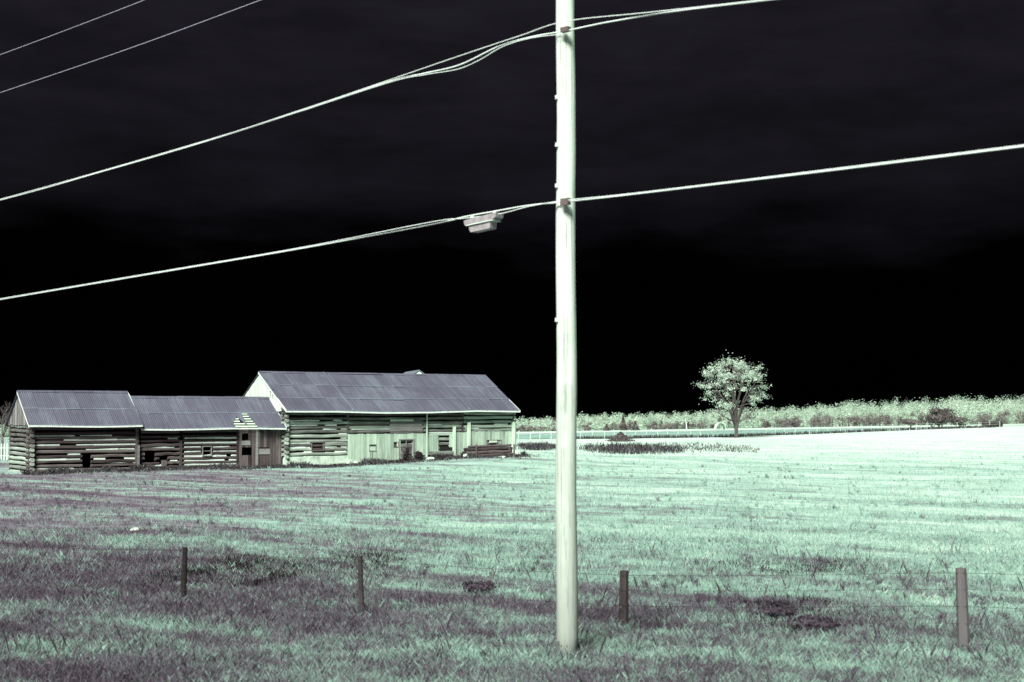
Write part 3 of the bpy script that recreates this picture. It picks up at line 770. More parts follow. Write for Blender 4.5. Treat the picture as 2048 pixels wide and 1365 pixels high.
def spline(ps, n=8):
    out = []
    for i in range(len(ps) - 1):
        p0, p1, p2, p3 = ps[max(i - 1, 0)], ps[i], ps[i + 1], ps[min(i + 2, len(ps) - 1)]
        for k in range(n):
            t = k / n; out.append(.5 * ((2 * p1) + (p2 - p0) * t + (2 * p0 - 5 * p1 + 4 * p2 - p3) * t * t + (3 * p1 - p0 - 3 * p2 + p3) * t ** 3))
    out.append(ps[-1]); return out
def cable(name, label, pix, r, mat, off=-.19, cat='cable'):
    ps = [line_pt(x, y, off) for x, y in pix]
    o = MB().tube(spline(ps), r, 6).build(name, mat, None, True); return tag(o, label, cat)
cable('overhead_cable', 'lower pale cable bundle crossing the pole, left and right of frame', [(-330, 656), (0, 600), (300, 549), (600, 498), (860, 450), (930, 434), (990, 423), (1060, 411), (1132, 404), (1250, 391), (1450, 367), (1700, 337), (2010, 298), (2300, 262)], .0105, M['cable'])
cable('support_wire', 'thin steel wire hugging the lower cable above the hanging box', [(-330, 654), (0, 598), (300, 547), (600, 496), (860, 445), (930, 437), (1000, 428), (1060, 413), (1132, 401), (1250, 389), (1450, 365), (1700, 334), (2010, 295), (2300, 259)], .0065, M['cable'], -.225, 'wire')
cable('overhead_cable', 'upper pale cable rising from left edge to the pole top', [(-330, 482), (0, 401), (200, 345), (400, 287), (600, 223), (780, 163), (850, 147), (920, 130), (1000, 92), (1060, 75), (1132, 62), (1220, 44), (1350, 23), (1550, -1), (1900, -40)], .011, M['cable'])
cable('support_wire', 'taut thin wire running just above the upper cable loops', [(-330, 481), (0, 399), (400, 285), (600, 221), (780, 160), (920, 112), (1040, 72), (1132, 43), (1300, 25), (1500, 3), (1900, -42)], .0065, M['cable'], -.225, 'wire')
cable('drop_cable', 'slack thin cable drooping below the upper cable near the pole', [(600, 224), (780, 165), (850, 150), (915, 139), (960, 120), (1005, 94), (1060, 77), (1132, 68)], .0065, M['cable'], -.21)
cable('power_wire', 'thin wire crossing the top left corner, uppermost of two', [(-200, 182), (0, 110), (150, 54), (300, -4), (520, -92)], .0055, M['wire_thin'], .5, 'wire')
cable('power_wire', 'thin grey wire below the uppermost one in the top left', [(-200, 254), (0, 186), (260, 97), (520, 1), (760, -90)], .0055, M['wire_thin'], .3, 'wire')
# fittings on the pole
for py, hh in ((404, .10), (60, .07)):
    q = line_pt(1132, py); MB().box(-.07, .07, -.03, .05, -hh / 2, hh / 2, .004).build('clamp', M['bracket'], P, loc=q - PB, rot=(0, 0, math.atan2(ROAD.y, ROAD.x)))
for py in (195, 290, 372, 640):
    q = at_depth(1115, py, PB.y - .06); MB().box(-.035, .02, -.02, .02, -.03, .03, .004).build('staple', M['fence_pale'], P, loc=q - PB)
# splice box hanging from the lower cable: tray with a narrower tub below
bc = line_pt(967, 433, -.2); S = empty('splice_box', bc, math.atan2(-ROAD.y, -ROAD.x)); tag(S, 'grey plastic cable splice box hanging under the lower cable', 'splice box')
tilt = math.atan2(line_pt(995, 424).z - line_pt(935, 437).z, (line_pt(995, 424) - line_pt(935, 437)).xy.length)
S.rotation_euler = (0, -tilt, S.rotation_euler.z)
sc_ = bc.y / FPX / abs(ROAD.x)
def pris(prof, y0, y1):
    n_ = len(prof); v = [(x, y0, z) for x, z in prof] + [(x, y1, z) for x, z in prof]
    return v, [tuple(range(n_))[::-1] if False else tuple(range(n_)), tuple(range(2 * n_ - 1, n_ - 1, -1))] + [(i + n_, (i + 1) % n_ + n_, (i + 1) % n_, i) for i in range(n_)]
W = 33 * sc_; Hh = bc.y / FPX
MB().add(*pris([(-W, -3 * Hh), (W, 0), (W * .96, -9 * Hh), (W * .62, -14 * Hh), (-W * .8, -15 * Hh), (-W * .97, -13 * Hh)][::-1], -.09, .09)).build('lid', M['box_plastic'], S)
MB().add(*pris([(-W * .78, -15.3 * Hh), (W * .6, -14.3 * Hh), (W * .56, -28 * Hh), (W * .5, -29 * Hh), (-W * .62, -29 * Hh), (-W * .68, -28 * Hh)][::-1], -.075, .075)).build('tub', M['box_plastic'], S)
MB().box(-W * .86, W * .8, -.098, .098, -15.2 * Hh, -13.2 * Hh, .002).build('rim', M['fence_pale'], S)
for xx in (-W * .7, W * .7):
    MB().box(xx - .02, xx + .02, -.02, .02, -6 * Hh, 5 * Hh).build('hanger', M['cable'], S)

# ------------------------------------------------------------------ roadside fence
FP = [(367, 1095, 1168, 27.6), (725, 1113, 1195, 25.8), (1246, 1142, 1252, 23.4), (1926, 1137, 1268, 21.2)]
posts = []
f0 = at_depth(367, 1165, 27.6)
NF = empty('wire_fence', (f0.x, f0.y, gzf(f0.x, f0.y))); tag(NF, 'roadside wire fence of short dark wooden posts in the grass', 'fence')
def add_post(x, y, ztop, r, lean=0, mat='post_wood'):
    b = gzf(x, y) - .2; base = Vector((x, y, b)); o_ = Vector(NF.location)
    p = [base - o_, base + Vector((lean * .5, 0, (ztop - b) * .5)) - o_, Vector((x + lean, y, ztop)) - o_]
    MB().tube(p, [r * 1.05, r, r * .90], 9).build('post', M[mat], NF); posts.append((x, y, ztop))
prev = at_depth(60, 1090, 29.2); add_post(prev.x - 1.2, prev.y, gzf(prev.x, prev.y) + .95, .055, .03)
for i, (px, pt_, pb_, d) in enumerate(FP):
    t = at_depth(px, pt_, d); add_post(t.x, t.y, t.z, (.055, .05, .080, .088)[i], (.03, -.05, .02, -.03)[i], ('post_wood', 'post_grey', 'post_wood', 'post_grey')[i])
t = at_depth(2620, 1160, 19.2); add_post(t.x, t.y, t.z, .08)
for k, dz in enumerate((.06, .30, .55, .8)):
    ps = []
    for i, (x, y, z) in enumerate(posts):
        ps.append(Vector((x, y - .09, z - dz)))
        if i < len(posts) - 1:
            q = posts[i + 1]; ps.append(Vector(((x + q[0]) / 2, (y + q[1]) / 2 - .09, (z + q[2]) / 2 - dz - .02)))
    o_ = Vector(NF.location)
    MB().tube([p - o_ for p in spline(ps, 5)], .003, 5).build('wire', M['post_wood'], NF)

# ------------------------------------------------------------------ far pasture fence
def ground_d(px, d): X = (px - CX) / FPX * d; return Vector((X, d, gzf(X, d)))
g0 = ground_d(1040, 203); PF = empty('pasture_fence', g0); tag(PF, 'far line of pale fence posts along the teal crop field', 'fence')
pm = MB().tube([(0, 0, -.2), (.02, 0, .5), (.01, 0, 1.05)], [.055, .05, .045], 6); pm = mesh('post', pm.v, pm.f)
tops = []
for i in range(46):
    px = 1036 + i * 21.4 + random.uniform(-4, 4)
    if px > 2040: break
    g = ground_d(px, 200); g = ground_d(px, crop_edge(g.x * 1.12) - 4); h_ = random.uniform(.8, 1.15)
    obj('post', pm, M['fence_pale'], PF, g - g0, (random.uniform(-.05, .05), random.uniform(-.06, .06), 0), (1, 1, h_)); tops.append(g - g0 + Vector((0, -.08, .95 * h_)))
for dz in (0.02, .42):
    MB().tube([p - Vector((0, 0, dz)) for p in tops], .012, 4).build('wire', M['fence_pale'], PF)

# ------------------------------------------------------------------ vegetation builders
def leaves(centres, sizes, tones, name, mat, parent=None, per=1, stretch=1.0, loc=None, out=None):
    c = np.repeat(np.asarray(centres, float), per, 0); s_ = np.repeat(np.asarray(sizes, float), per) * rng.uniform(.7, 1.3, len(c)); t_ = np.repeat(np.asarray(tones, float), per)
    n_ = len(c)
    a = rng.normal(size=(n_, 3)); a /= np.linalg.norm(a, axis=1)[:, None]
    b = rng.normal(size=(n_, 3))
    if out is not None:
        nn = np.repeat(np.asarray(out, float), per, 0); nn = nn / (np.linalg.norm(nn, axis=1)[:, None] + 1e-6) * 1.3 + rng.normal(size=(n_, 3)) * .6; nn /= np.linalg.norm(nn, axis=1)[:, None]
        a -= (a * nn).sum(1)[:, None] * nn; a /= np.linalg.norm(a, axis=1)[:, None]; b = np.cross(nn, a)
    b -= (a * b).sum(1)[:, None] * a; b /= np.linalg.norm(b, axis=1)[:, None]
    a *= s_[:, None] * stretch; b *= s_[:, None] * .62
    v = np.stack([c - a, c + b * rng.uniform(.6, 1.2, (n_, 1)), c + a, c - b * rng.uniform(.6, 1.2, (n_, 1))], 1).reshape(-1, 3)
    me = np_mesh(name, v, np.arange(4 * n_), 4)
    at = me.attributes.new('tone', 'FLOAT', 'POINT'); at.data.foreach_set('value', np.repeat(np.clip(t_ + rng.uniform(-.2, .2, n_), 0, 1), 4).astype(np.float32))
    o = obj(name, me, mat, parent, loc or (0, 0, 0)); return o

def blades(pos, h, w, tones, name, mat, lean=.5):
    n_ = len(pos); th = rng.uniform(0, 2 * np.pi, n_); d = np.stack([np.cos(th), np.sin(th), np.zeros(n_)], 1)
    th2 = rng.uniform(0, 2 * np.pi, n_); l = np.stack([np.cos(th2), np.sin(th2), np.zeros(n_)], 1) * (h * rng.uniform(.1, 1, n_) * lean)[:, None]
    up = np.zeros((n_, 3)); up[:, 2] = h
    v = np.stack([pos - d * w[:, None] * .5, pos + d * w[:, None] * .5, pos + l * .4 + up * .6 + d * w[:, None] * .32, pos + l + up], 1)
    f = np.array([0, 1, 2, 0, 2, 3]); F_ = (np.arange(n_)[:, None] * 4 + f[None]).ravel()
    me = np_mesh(name, v.reshape(-1, 3), F_, 3)
    at = me.attributes.new('tone', 'FLOAT', 'POINT'); at.data.foreach_set('value', np.repeat(tones, 4).astype(np.float32))
    return obj(name, me, mat)

# ------------------------------------------------------------------ the lone tree
def branch_tree(root, base_r, limbs, seed, reach, crown_c, crown_r, twigs=4):
    rnd = random.Random(seed); mb = MB(); tips = []
    def grow(p, d, L, r, lvl):
        n_ = 4; pts_ = [p]; rr = [r]; q = p.copy(); dd = d.copy()
        for i in range(n_):
            dd = (dd + Vector((rnd.uniform(-.16, .16), rnd.uniform(-.16, .16), rnd.uniform(-.06, .10)))).normalized()
            q = q + dd * L / n_; pts_.append(q.copy()); rr.append(r * (1 - .62 * (i + 1) / n_))
            if lvl >= 1: tips.append((q.copy(), lvl))
            if lvl < 3 and i >= 1:
                for _ in range(2 if lvl else 2):
                    sd = (dd + Vector((rnd.uniform(-.85, .85), rnd.uniform(-.85, .85), rnd.uniform(-.3, .5)))).normalized()
                    grow(q.copy(), sd, L * rnd.uniform(.36, .55), r * .42, lvl + 1)
        mb.tube(pts_, rr, 6 if lvl < 2 else 4, False)
    return mb, tips, grow, rnd
tb = at_depth(1473, 875, 200); tz = gzf(tb.x, tb.y)
ELM = empty('shade_tree', (tb.x, tb.y, tz)); tag(ELM, 'lone broad tree with open ragged crown standing in the far field', 'tree')
rnd = random.Random(11)
MB().tube([(0, 0, -.3), (.0, 0, .4), (-.03, 0, 1.4), (-.1, 0, 2.4), (-.15, .0, 3.2)], [.42, .27, .25, .27, .2], 10).build('trunk', M['bark'], ELM, True)
cs, sz, tn, on = [], [], [], []; nodes = []; mb = MB()
CEN = Vector((-.35, 0, 6.9)); RAD = Vector((4.75, 4.4, 4.0))
for i, (dx, dy, L) in enumerate([(-.95, .1, .62), (-.6, -.5, .72), (-.42, .5, .75), (-.2, -.1, .85), (.05, .35, .85), (.25, -.4, .85), (.45, .2, .78), (.75, -.2, .72), (1.0, .2, .6), (-.1, -.9, .6), (.1, .9, .6)]):
    e1 = CEN + Vector((dx * RAD.x * .72, dy * RAD.y * .72, (L - .25) * RAD.z * 1.05)); z0 = 1.0 + rnd.uniform(0, 1.6)
    p0 = Vector((-.1 + dx * .15, dy * .15, z0)); p1 = p0.lerp(e1, .4) + Vector((-dx * .35, -dy * .35, .25)); p2 = p0.lerp(e1, .72) + Vector((rnd.uniform(-.25, .25), rnd.uniform(-.25, .25), .15))
    pp = spline([p0, p1, p2, e1], 4); mb.tube(pp, [.17 - .12 * k / (len(pp) - 1) for k in range(len(pp))], 7, False); nodes += pp[4:]
clusters = []
while len(clusters) < 84:
    d_ = Vector((rnd.gauss(0, 1), rnd.gauss(0, 1), rnd.gauss(0, 1))).normalized()
    if d_.z < -.7: continue
    if rnd.random() > (1 if d_.z > .45 else .6 if d_.z > -.1 else .5): continue
    q = rnd.uniform(.74, 1.06); c = CEN + Vector((d_.x * RAD.x * q, d_.y * RAD.y * q, d_.z * RAD.z * q)); clusters.append((c, d_, 80 if d_.z > .45 else 50))
for _ in range(18):
    d_ = Vector((rnd.gauss(0, 1), rnd.gauss(0, 1), rnd.gauss(.1, .8))).normalized(); q = rnd.uniform(.25, .68)
    clusters.append((CEN + Vector((d_.x * RAD.x * q, d_.y * RAD.y * q, d_.z * RAD.z * q)), d_, 13))
for (c, d_, k_) in clusters:
    n0 = min(nodes, key=lambda p: (p - c).length + .6 * max(0, p.z - c.z)); m_ = n0.lerp(c, .5) + Vector((0, 0, .22))
    pp = spline([n0, m_, c + d_ * .35], 3); mb.tube(pp, [.085 - .06 * k / (len(pp) - 1) for k in range(len(pp))], 4, False)
    sx, sz_ = rnd.uniform(.2, .4), rnd.uniform(.14, .25)
    for _ in range(k_):
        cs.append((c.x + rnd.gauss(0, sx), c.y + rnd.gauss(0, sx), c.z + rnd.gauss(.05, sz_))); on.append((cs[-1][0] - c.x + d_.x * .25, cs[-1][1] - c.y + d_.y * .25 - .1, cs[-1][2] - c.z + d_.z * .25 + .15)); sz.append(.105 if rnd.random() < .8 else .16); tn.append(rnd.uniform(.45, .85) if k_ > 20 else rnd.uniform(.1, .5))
    for _ in range(5):
        v_ = d_ * rnd.uniform(.5, 1.0) + Vector((rnd.gauss(0, .25), rnd.gauss(0, .25), rnd.gauss(.1, .25))); cs.append(tuple(c + v_)); on.append(tuple(d_)); sz.append(.12); tn.append(.75)
for (x, y, z, k_) in [(-2.1, -.4, 3.1, 60), (1.5, -.4, 2.9, 120), (2.3, -.2, 3.5, 60), (1.1, .2, 3.9, 50), (-3.0, 0, 3.6, 22)]:
    mb.tube(spline([Vector((-.1, 0, 2.2)), Vector((x * .6, y, z * .85)), Vector((x, y, z + .2))], 4), [.07 - .005 * k for k in range(9)], 4, False)
    for _ in range(k_):
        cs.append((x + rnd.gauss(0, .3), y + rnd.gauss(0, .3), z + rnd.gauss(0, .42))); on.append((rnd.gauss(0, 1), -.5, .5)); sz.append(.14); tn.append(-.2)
mb.build('limbs', M['bark'], ELM)
leaves(cs, sz, tn, 'crown', M['leaf_elm'], ELM, 1, out=np.array(on))

def shrub(name, label, px, d, w, h, mat, seed, trunk=.12, shape='round', n_=900, leaf=.16, cat='tree', group=None, base=None, leaf_tone=.5):
    r_ = np.random.default_rng(seed)
    g = ground_d(px, d) if base is None else base
    o = empty(name, g); tag(o, label, cat, group)
    rr = np.random.default_rng(seed)
    if shape == 'cone':
        t = rr.uniform(0, 1, n_) ** 1.35; ang = rr.uniform(0, 6.283, n_); lay = .78 + .3 * np.sin(t * 34)
        rad = (1 - t) * w / 2 * np.sqrt(rr.uniform(.25, 1, n_)) * lay
        c = np.stack([rad * np.cos(ang), rad * np.sin(ang), h * (.06 + .94 * t)], 1); tone = leaf_tone + rr.uniform(-.2, .2, n_)
    else:
        m_ = 16; ct = rr.normal(size=(m_, 3)); ct /= np.linalg.norm(ct, axis=1)[:, None]; ct *= rr.uniform(.35, .85, (m_, 1))
        idx = rr.integers(0, m_, n_); p = ct[idx] + rr.normal(size=(n_, 3)) * .2
        cz = .58 if shape == 'round' else .66; vz = .44 if shape == 'round' else .3
        c = np.stack([p[:, 0] * w / 2, p[:, 1] * w / 2, h * cz + p[:, 2] * h * vz], 1)
        if shape == 'bush': c[:, 2] = np.abs(c[:, 2] - h * .1)
        c[:, 2] = np.maximum(c[:, 2], .05); tone = leaf_tone + rr.uniform(-.25, .25, m_)[idx]
    tr = MB().tube([(0, 0, -.2), (.03 * h * .2, 0, h * .3), (-.02 * h, 0, h * .62)], [trunk * 1.2, trunk, trunk * .5], 7)
    rd = random.Random(seed)
    for _ in range(6):
        a_ = rd.uniform(0, 6.28); zz = rd.uniform(.2, .5) * h
        tr.tube([(0, 0, zz), (math.cos(a_) * w * .16, math.sin(a_) * w * .16, zz + h * .14), (math.cos(a_) * w * .32, math.sin(a_) * w * .32, zz + h * .22)], [trunk * .5, trunk * .35, trunk * .15], 5, False)
    tr.build('trunk', M['bark'], o)
    leaves(c, np.full(n_, leaf), tone, 'crown', mat, o, out=c - np.array([0, 0, h * .4]))
    return o
s300 = 300 / FPX
shrub('spruce', 'tall dark conical spruce before the woods right of the pole', 1246, 292, 20 * .103, 30 * .103, M['leaf_brown'], 1, .1, 'cone', 900, .2)
shrub('spruce', 'shorter dark conical spruce just right of the tall one', 1270, 292, 20 * .103, 19 * .103, M['leaf_brown'], 2, .1, 'cone', 700, .2)
shrub('spruce', 'small squat dark spruce left of the tall one', 1213, 294, 16 * .103, 13 * .103, M['leaf_brown'], 3, .1, 'cone', 600, .2)
shrub('round_tree', 'dark round tree, biggest of three in the right field edge', 1876, 262, 62 * .092, 40 * .092, M['leaf_brown'], 4, .16, 'round', 2200, .2, leaf_tone=.3)
shrub('spreading_tree', 'low umbrella shaped tree left of the dark round tree', 1820, 258, 48 * .091, 23 * .091, M['leaf_brown'], 5, .12, 'flat', 1300, .18, leaf_tone=.45)
shrub('round_tree', 'low brown bushy tree right of the dark round tree', 1918, 264, 46 * .093, 21 * .093, M['leaf_brown'], 6, .1, 'round', 1100, .18, leaf_tone=.4)
shrub('bush', 'brown pyramid shaped bush at field edge right of the pole', 1241, 178, 62 * .0626, 19 * .0626, M['leaf_brown'], 8, .06, 'cone', 1500, .13, 'bush', leaf_tone=.15)
gS = wall_pt(838, 910, -.55); shrub('bush', 'dark brown bush against the boarded barn wall', 0, 0, .95, .8, M['leaf_dark'], 9, .03, 'bush', 700, .07, 'bush', base=gS)
gS = wall_pt(811, 910, -.5); shrub('bush', 'thin dark bush growing before the double door', 0, 0, .55, 1.1, M['leaf_dark'], 10, .025, 'round', 260, .07, 'bush', base=gS)
shrub('bush', 'dark low bush left of the pole inside the fence', 962, 27.5, .75, .34, M['weed_soft'], 11, .012, 'bush', 700, .035, 'bush', leaf_tone=.2)
gq = on_ground(1555, 1240); shrub('bush', 'dark low bush between the two right fence posts', 0, 0, .7, .32, M['weed_soft'], 12, .012, 'bush', 700, .032, 'bush', base=gq, leaf_tone=.15)
gq = on_ground(1630, 1262); shrub('bush', 'wide flat dark bush nearest the road on the right', 0, 0, 1.1, .24, M['weed_soft'], 13, .012, 'bush', 800, .032, 'bush', base=gq, leaf_tone=.15)
# leafless tree at the left edge
g = ground_d(6, 108); BT = empty('bare_tree', g); tag(BT, 'leafless tree left of the leftmost shed', 'tree')
mb2, tips2, grow2, rnd2 = branch_tree(BT, .2, 5, 21, 3, None, None)
MB().tube([(0, 0, -.2), (.05, 0, .8), (0, 0, 1.7)], [.17, .13, .1], 8).build('trunk', M['bark'], BT, True)
for (dx, dy, dz) in [(-.5, .1, 1), (-.15, .3, 1.2), (.2, -.2, 1.2), (.5, .2, 1), (0, .6, 1)]:
    grow2(Vector((0, 0, 1.4)), Vector((dx, dy, dz)).normalized(), 1.7, .06, 0)
mb2.build('limbs', M['bark'], BT)
g0 = ground_d(-40, 100); LF = empty('picket_fence', g0); tag(LF, 'pale picket fence behind the leftmost shed', 'fence')
pk = MB().box(-.05, .05, -.015, .015, -.1, 1.1).add([(-.05, -.015, 1.1), (.05, -.015, 1.1), (.05, .015, 1.1), (-.05, .015, 1.1), (0, 0, 1.18)], [(0, 1, 4), (1, 2, 4), (2, 3, 4), (3, 0, 4)]); pkm = mesh('picket', pk.v, pk.f)
for i in range(24):
    X = g0.x + i * .2; obj('picket', pkm, M['fence_pale'], LF, (i * .2, 0, gzf(X, g0.y) - g0.z))
for zz in (.3, .85): MB().box(-.1, 4.8, .02, .06, zz, zz + .08).build('rail', M['fence_pale'], LF)

# dead pale trunk, hoop shelter, bales at the wood's edge
g = ground_d(1373, 290); DT = empty('dead_tree', g); tag(DT, 'bare pale leaning dead trunk before the dark woods', 'tree')
MB().tube([(0, 0, -.2), (-.1, 0, 1.2), (-.28, 0, 2.4)], [.14, .11, .06], 7).build('trunk', M['fence_pale'], DT)
MB().tube([(-.1, 0, 1.2), (.15, 0, 1.6)], [.05, .03], 5).build('limb', M['fence_pale'], DT)
g = ground_d(1441, 283); HS = empty('hoop_shelter', g); tag(HS, 'small white hoop shelter left of the lone tree trunk', 'shelter')
k = MB(); v, f = [], []
for j, yy in enumerate((0, .9, 1.8, 2.7)):
    for i in range(11):
        th = math.pi * i / 10; v.append((.95 * math.cos(th), yy, 1.35 * math.sin(th)))
for j in range(3):
    for i in range(10): a = j * 11 + i; f.append((a, a + 1, a + 12, a + 11))
k.add(v, f).build('cover', M['tarp'], HS, True)
for yy in (-.03, 2.72): MB().tube([(.98 * math.cos(math.pi * i / 10), yy, 1.38 * math.sin(math.pi * i / 10)) for i in range(11)], .05, 5).build('hoop', M['fence_pale'], HS)
for i, (px, lab) in enumerate(((1970, 'dark round hay bale, leftmost of three by the woods'), (1984, 'dark round hay bale, middle of three by the woods'), (1996, 'dark round hay bale, rightmost of three by the woods'))):
    g = ground_d(px, 262); mbx = MB().tube([(0, -.55, .55), (0, -.5, .55), (0, .5, .55), (0, .55, .55)], [.45, .58, .58, .45], 14)
    tag(mbx.build('hay_bale', M['bale'], None, loc=(g.x, g.y, g.z), rot=(0, 0, .3 * i)), lab, 'hay bale', 'hay bales by the woods')

# ------------------------------------------------------------------ woods
tx = [-300, 700, 1040, 1160, 1300, 1500, 1750, 1990, 2300]; ty = [842, 842, 838, 828, 828, 815, 801, 790, 776]
out1, out2 = [], []; cen, siz, ton = [], [], []; cen2, siz2, ton2 = [], [], []; stems = MB()
def wood_tree(px, d, ytop, dark, n_=330, wf=.6):
    g = ground_d(px, d); zt = CAM_Z + (HZ - ytop) / FPX * d
    h = max(1.5, zt - g.z); w = max(2.2, h * random.uniform(.8, 1.2) * wf)
    m_ = 9
    ct = rng.normal(size=(m_, 3)); ct /= np.linalg.norm(ct, axis=1)[:, None]; ct *= rng.uniform(.3, .85, (m_, 1))
    idx = rng.integers(0, m_, n_); p = ct[idx] + rng.normal(size=(n_, 3)) * .2
    c = np.stack([g.x + p[:, 0] * w / 2, g.y + p[:, 1] * w / 2, g.z + h * .5 + p[:, 2] * h * .5], 1)
    k_ = (c[:, 2] < zt + .04 * h) & (c[:, 2] > g.z - .1); c = c[k_]; n_ = len(c); idx = idx[k_]; p = p[k_]; ov = p * .6 + (p - ct[idx]) * 1.6 + np.array([0, -.1, .15]); (out2 if dark else out1).append(ov)
    tone = np.clip(random.uniform(.3, .8) + rng.uniform(-.18, .18, m_)[idx[:n_]], 0, 1); s_ = np.full(n_, .20 * d / 420)
    (cen2 if dark else cen).append(c); (siz2 if dark else siz).append(s_); (ton2 if dark else ton).append(tone)
    if dark or random.random() < .3: stems.tube([(g.x, g.y, g.z - .3), (g.x + random.uniform(-.2, .2), g.y, g.z + h * .7)], [.12, .05], 4, False)
for i in range(1500):
    px = random.uniform(-120, 2200) if i % 4 == 0 else random.uniform(1010, 2180)
    row = random.random() ** .8; d = 330 + 150 * row; top = np.interp(px, tx, ty)
    bot = 866 - (px - 1100) * .017
    top_ = top + (bot - top) * max(0, (.8 - row)) * random.uniform(.5, 1.0) + random.gauss(0, 1.5) + 2.2 * math.sin(px * .021) * math.sin(px * .0083 + 1)
    dark = random.random() < (.30 if row < .3 else .04)
    wood_tree(px, d, top_, dark)
for i in range(22):
    px = random.uniform(1030, 2080); wood_tree(px, random.uniform(430, 480), np.interp(px, tx, ty) - random.uniform(1, 6), False, 26, .16)
for (a, b, n_, lo, hi) in ((1550, 1800, 46, .42, .62), (1030, 1110, 8, .5, .7), (1330, 1420, 12, .35, .65), (1940, 2100, 20, .5, .75), (1640, 1760, 10, .4, .6), (1150, 1330, 9, .5, .75), (1560, 1600, 5, .5, .7)):
    for i in range(n_):
        px = random.uniform(a, b); tp = np.interp(px, tx, ty); bt = 866 - (px - 1100) * .017
        wood_tree(px, random.uniform(304, 325), tp + (bt - tp) * random.uniform(lo, hi), True, 150, .8)
tag(leaves(np.concatenate(cen), np.concatenate(siz), np.concatenate(ton), 'woods', M['leaf_pale'], out=np.concatenate(out1)), 'pale leafy woods along the far edge of the fields', 'woods', kind='stuff')
tag(leaves(np.concatenate(cen2), np.concatenate(siz2), np.concatenate(ton2), 'undergrowth', M['leaf_brown'], out=np.concatenate(out2)), 'brownish undergrowth at the foot of the far woods', 'undergrowth', kind='stuff')  # brown shrubs; their dark leaf colour also carries the shade inside the woods
tag(stems.build('woods_trunks', M['bark']), 'thin trunks standing within the far woods', 'trunks', kind='stuff')

# ------------------------------------------------------------------ grass and weeds
def scatter(n_, px0, px1, py0, py1):
    px = rng.uniform(px0, px1, n_); py = rng.uniform(py0, py1, n_)
    a = (px - CX) / FPX; v = (CY - py) / FPX
    ry = math.cos(PITCH) - math.sin(PITCH) * v; rz = math.sin(PITCH) + math.cos(PITCH) * v
    z = np.zeros(n_)
    for _ in range(8):
        t = (z - CAM_Z) / rz; z = gz(a * t, ry * t)
    return np.stack([a * t, ry * t, z], 1)
def clear_of_barns(p):
    q = (p[:, :2] - np.array([-14.05, 88.0])); u = q @ np.array([BARN_DIR.x, BARN_DIR.y]); w = q @ np.array([-BARN_DIR.y, BARN_DIR.x])
    return ~((u > -15.6) & (u < 17.1) & (w > -.15) & (w < 9)) & (p[:, 1] < 200)
p = np.concatenate([scatter(200000, -160, 2210, 884, 1400), scatter(230000, -160, 2210, 1060, 1420)]); p = p[clear_of_barns(p)]
d = p[:, 1]; q = .65 * p[:, 0] + .76 * p[:, 1]
vg = 1 - sstep(17, 24, q)
pn = .5 + .5 * np.sin(p[:, 0] * 1.7 + np.sin(p[:, 1] * 1.3) * 2) * np.sin(p[:, 1] * .9 + np.sin(p[:, 0] * .8) * 2)
h = (.035 + .06 * rng.random(len(p)) ** 2 + .03 * pn) * (1 + vg * (.2 + .6 * pn)) * (1 + .5 * sstep(26, 50, d)) * (1 + .25 * sstep(60, 150, d))
w = .0055 * np.maximum(1, d / 20) * rng.uniform(.7, 1.4, len(p))
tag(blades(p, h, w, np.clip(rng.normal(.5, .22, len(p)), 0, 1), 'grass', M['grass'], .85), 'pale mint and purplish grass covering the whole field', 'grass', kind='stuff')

def tufts(name, label, n_, px0, px1, py0, py1, hm, k_=20, mat=None, tone=.5, seedy=0):
    c = scatter(n_, px0, px1, py0, py1); c = c[clear_of_barns(c)]
    cl = np.sin(c[:, 0] * 1.1 + 2 * np.sin(c[:, 1] * .45)) * np.sin(c[:, 1] * .8 + 1.5 * np.sin(c[:, 0] * .6)) + rng.normal(0, .45, len(c)); c = c[cl > .05]
    hs = hm * rng.uniform(.45, 1.25, len(c)); tn_ = np.clip(rng.normal(tone, .22, len(c)), 0, 1)
    c = np.repeat(c, k_, 0); hs = np.repeat(hs, k_) * rng.uniform(.5, 1.15, len(c)); tn_ = np.clip(np.repeat(tn_, k_) + rng.normal(0, .1, len(c)), 0, 1)
    th = rng.uniform(0, 6.283, len(c)); r_ = np.abs(rng.normal(0, .45, len(c))) * hs
    c = c + np.stack([np.cos(th) * r_, np.sin(th) * r_, np.zeros(len(c))], 1)
    w_ = .0065 * np.maximum(1, c[:, 1] / 20) * rng.uniform(.7, 1.5, len(c))
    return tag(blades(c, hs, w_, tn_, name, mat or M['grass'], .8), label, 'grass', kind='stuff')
tufts('grass_tufts', 'uneven taller grass clumps in the roadside verge', 3200, -120, 2180, 1130, 1420, .14, 30)
tufts('grass_tufts', 'scattered taller grass clumps across the open field', 4200, -120, 2180, 905, 1150, .17, 14)
tufts('verge_weeds', 'purplish weeds mixed into the roadside verge', 1500, -120, 2180, 1120, 1420, .15, 26, M['weed_soft'], .55)
c_ = scatter(5200, -120, 2180, 1100, 1420); cl_ = np.sin(c_[:, 0] * .9 + 2 * np.sin(c_[:, 1] * .5)) * np.sin(c_[:, 1] * 1.1) + rng.normal(0, .5, len(c_)); c_ = c_[cl_ > .25]
hs_ = rng.uniform(.14, .42, len(c_)); sp_ = blades(c_, hs_, np.full(len(c_), .006), np.clip(rng.normal(.5, .2, len(c_)), 0, 1), 'seed_stalks', M['weed_soft'], .5)
co_ = np.zeros(len(sp_.data.vertices) * 3, np.float32); sp_.data.vertices.foreach_get('co', co_); tp_ = co_.reshape(-1, 4, 3)[:, 3]
tag(sp_, 'thin dry seed stalks rising from the roadside verge', 'stalks', kind='stuff')
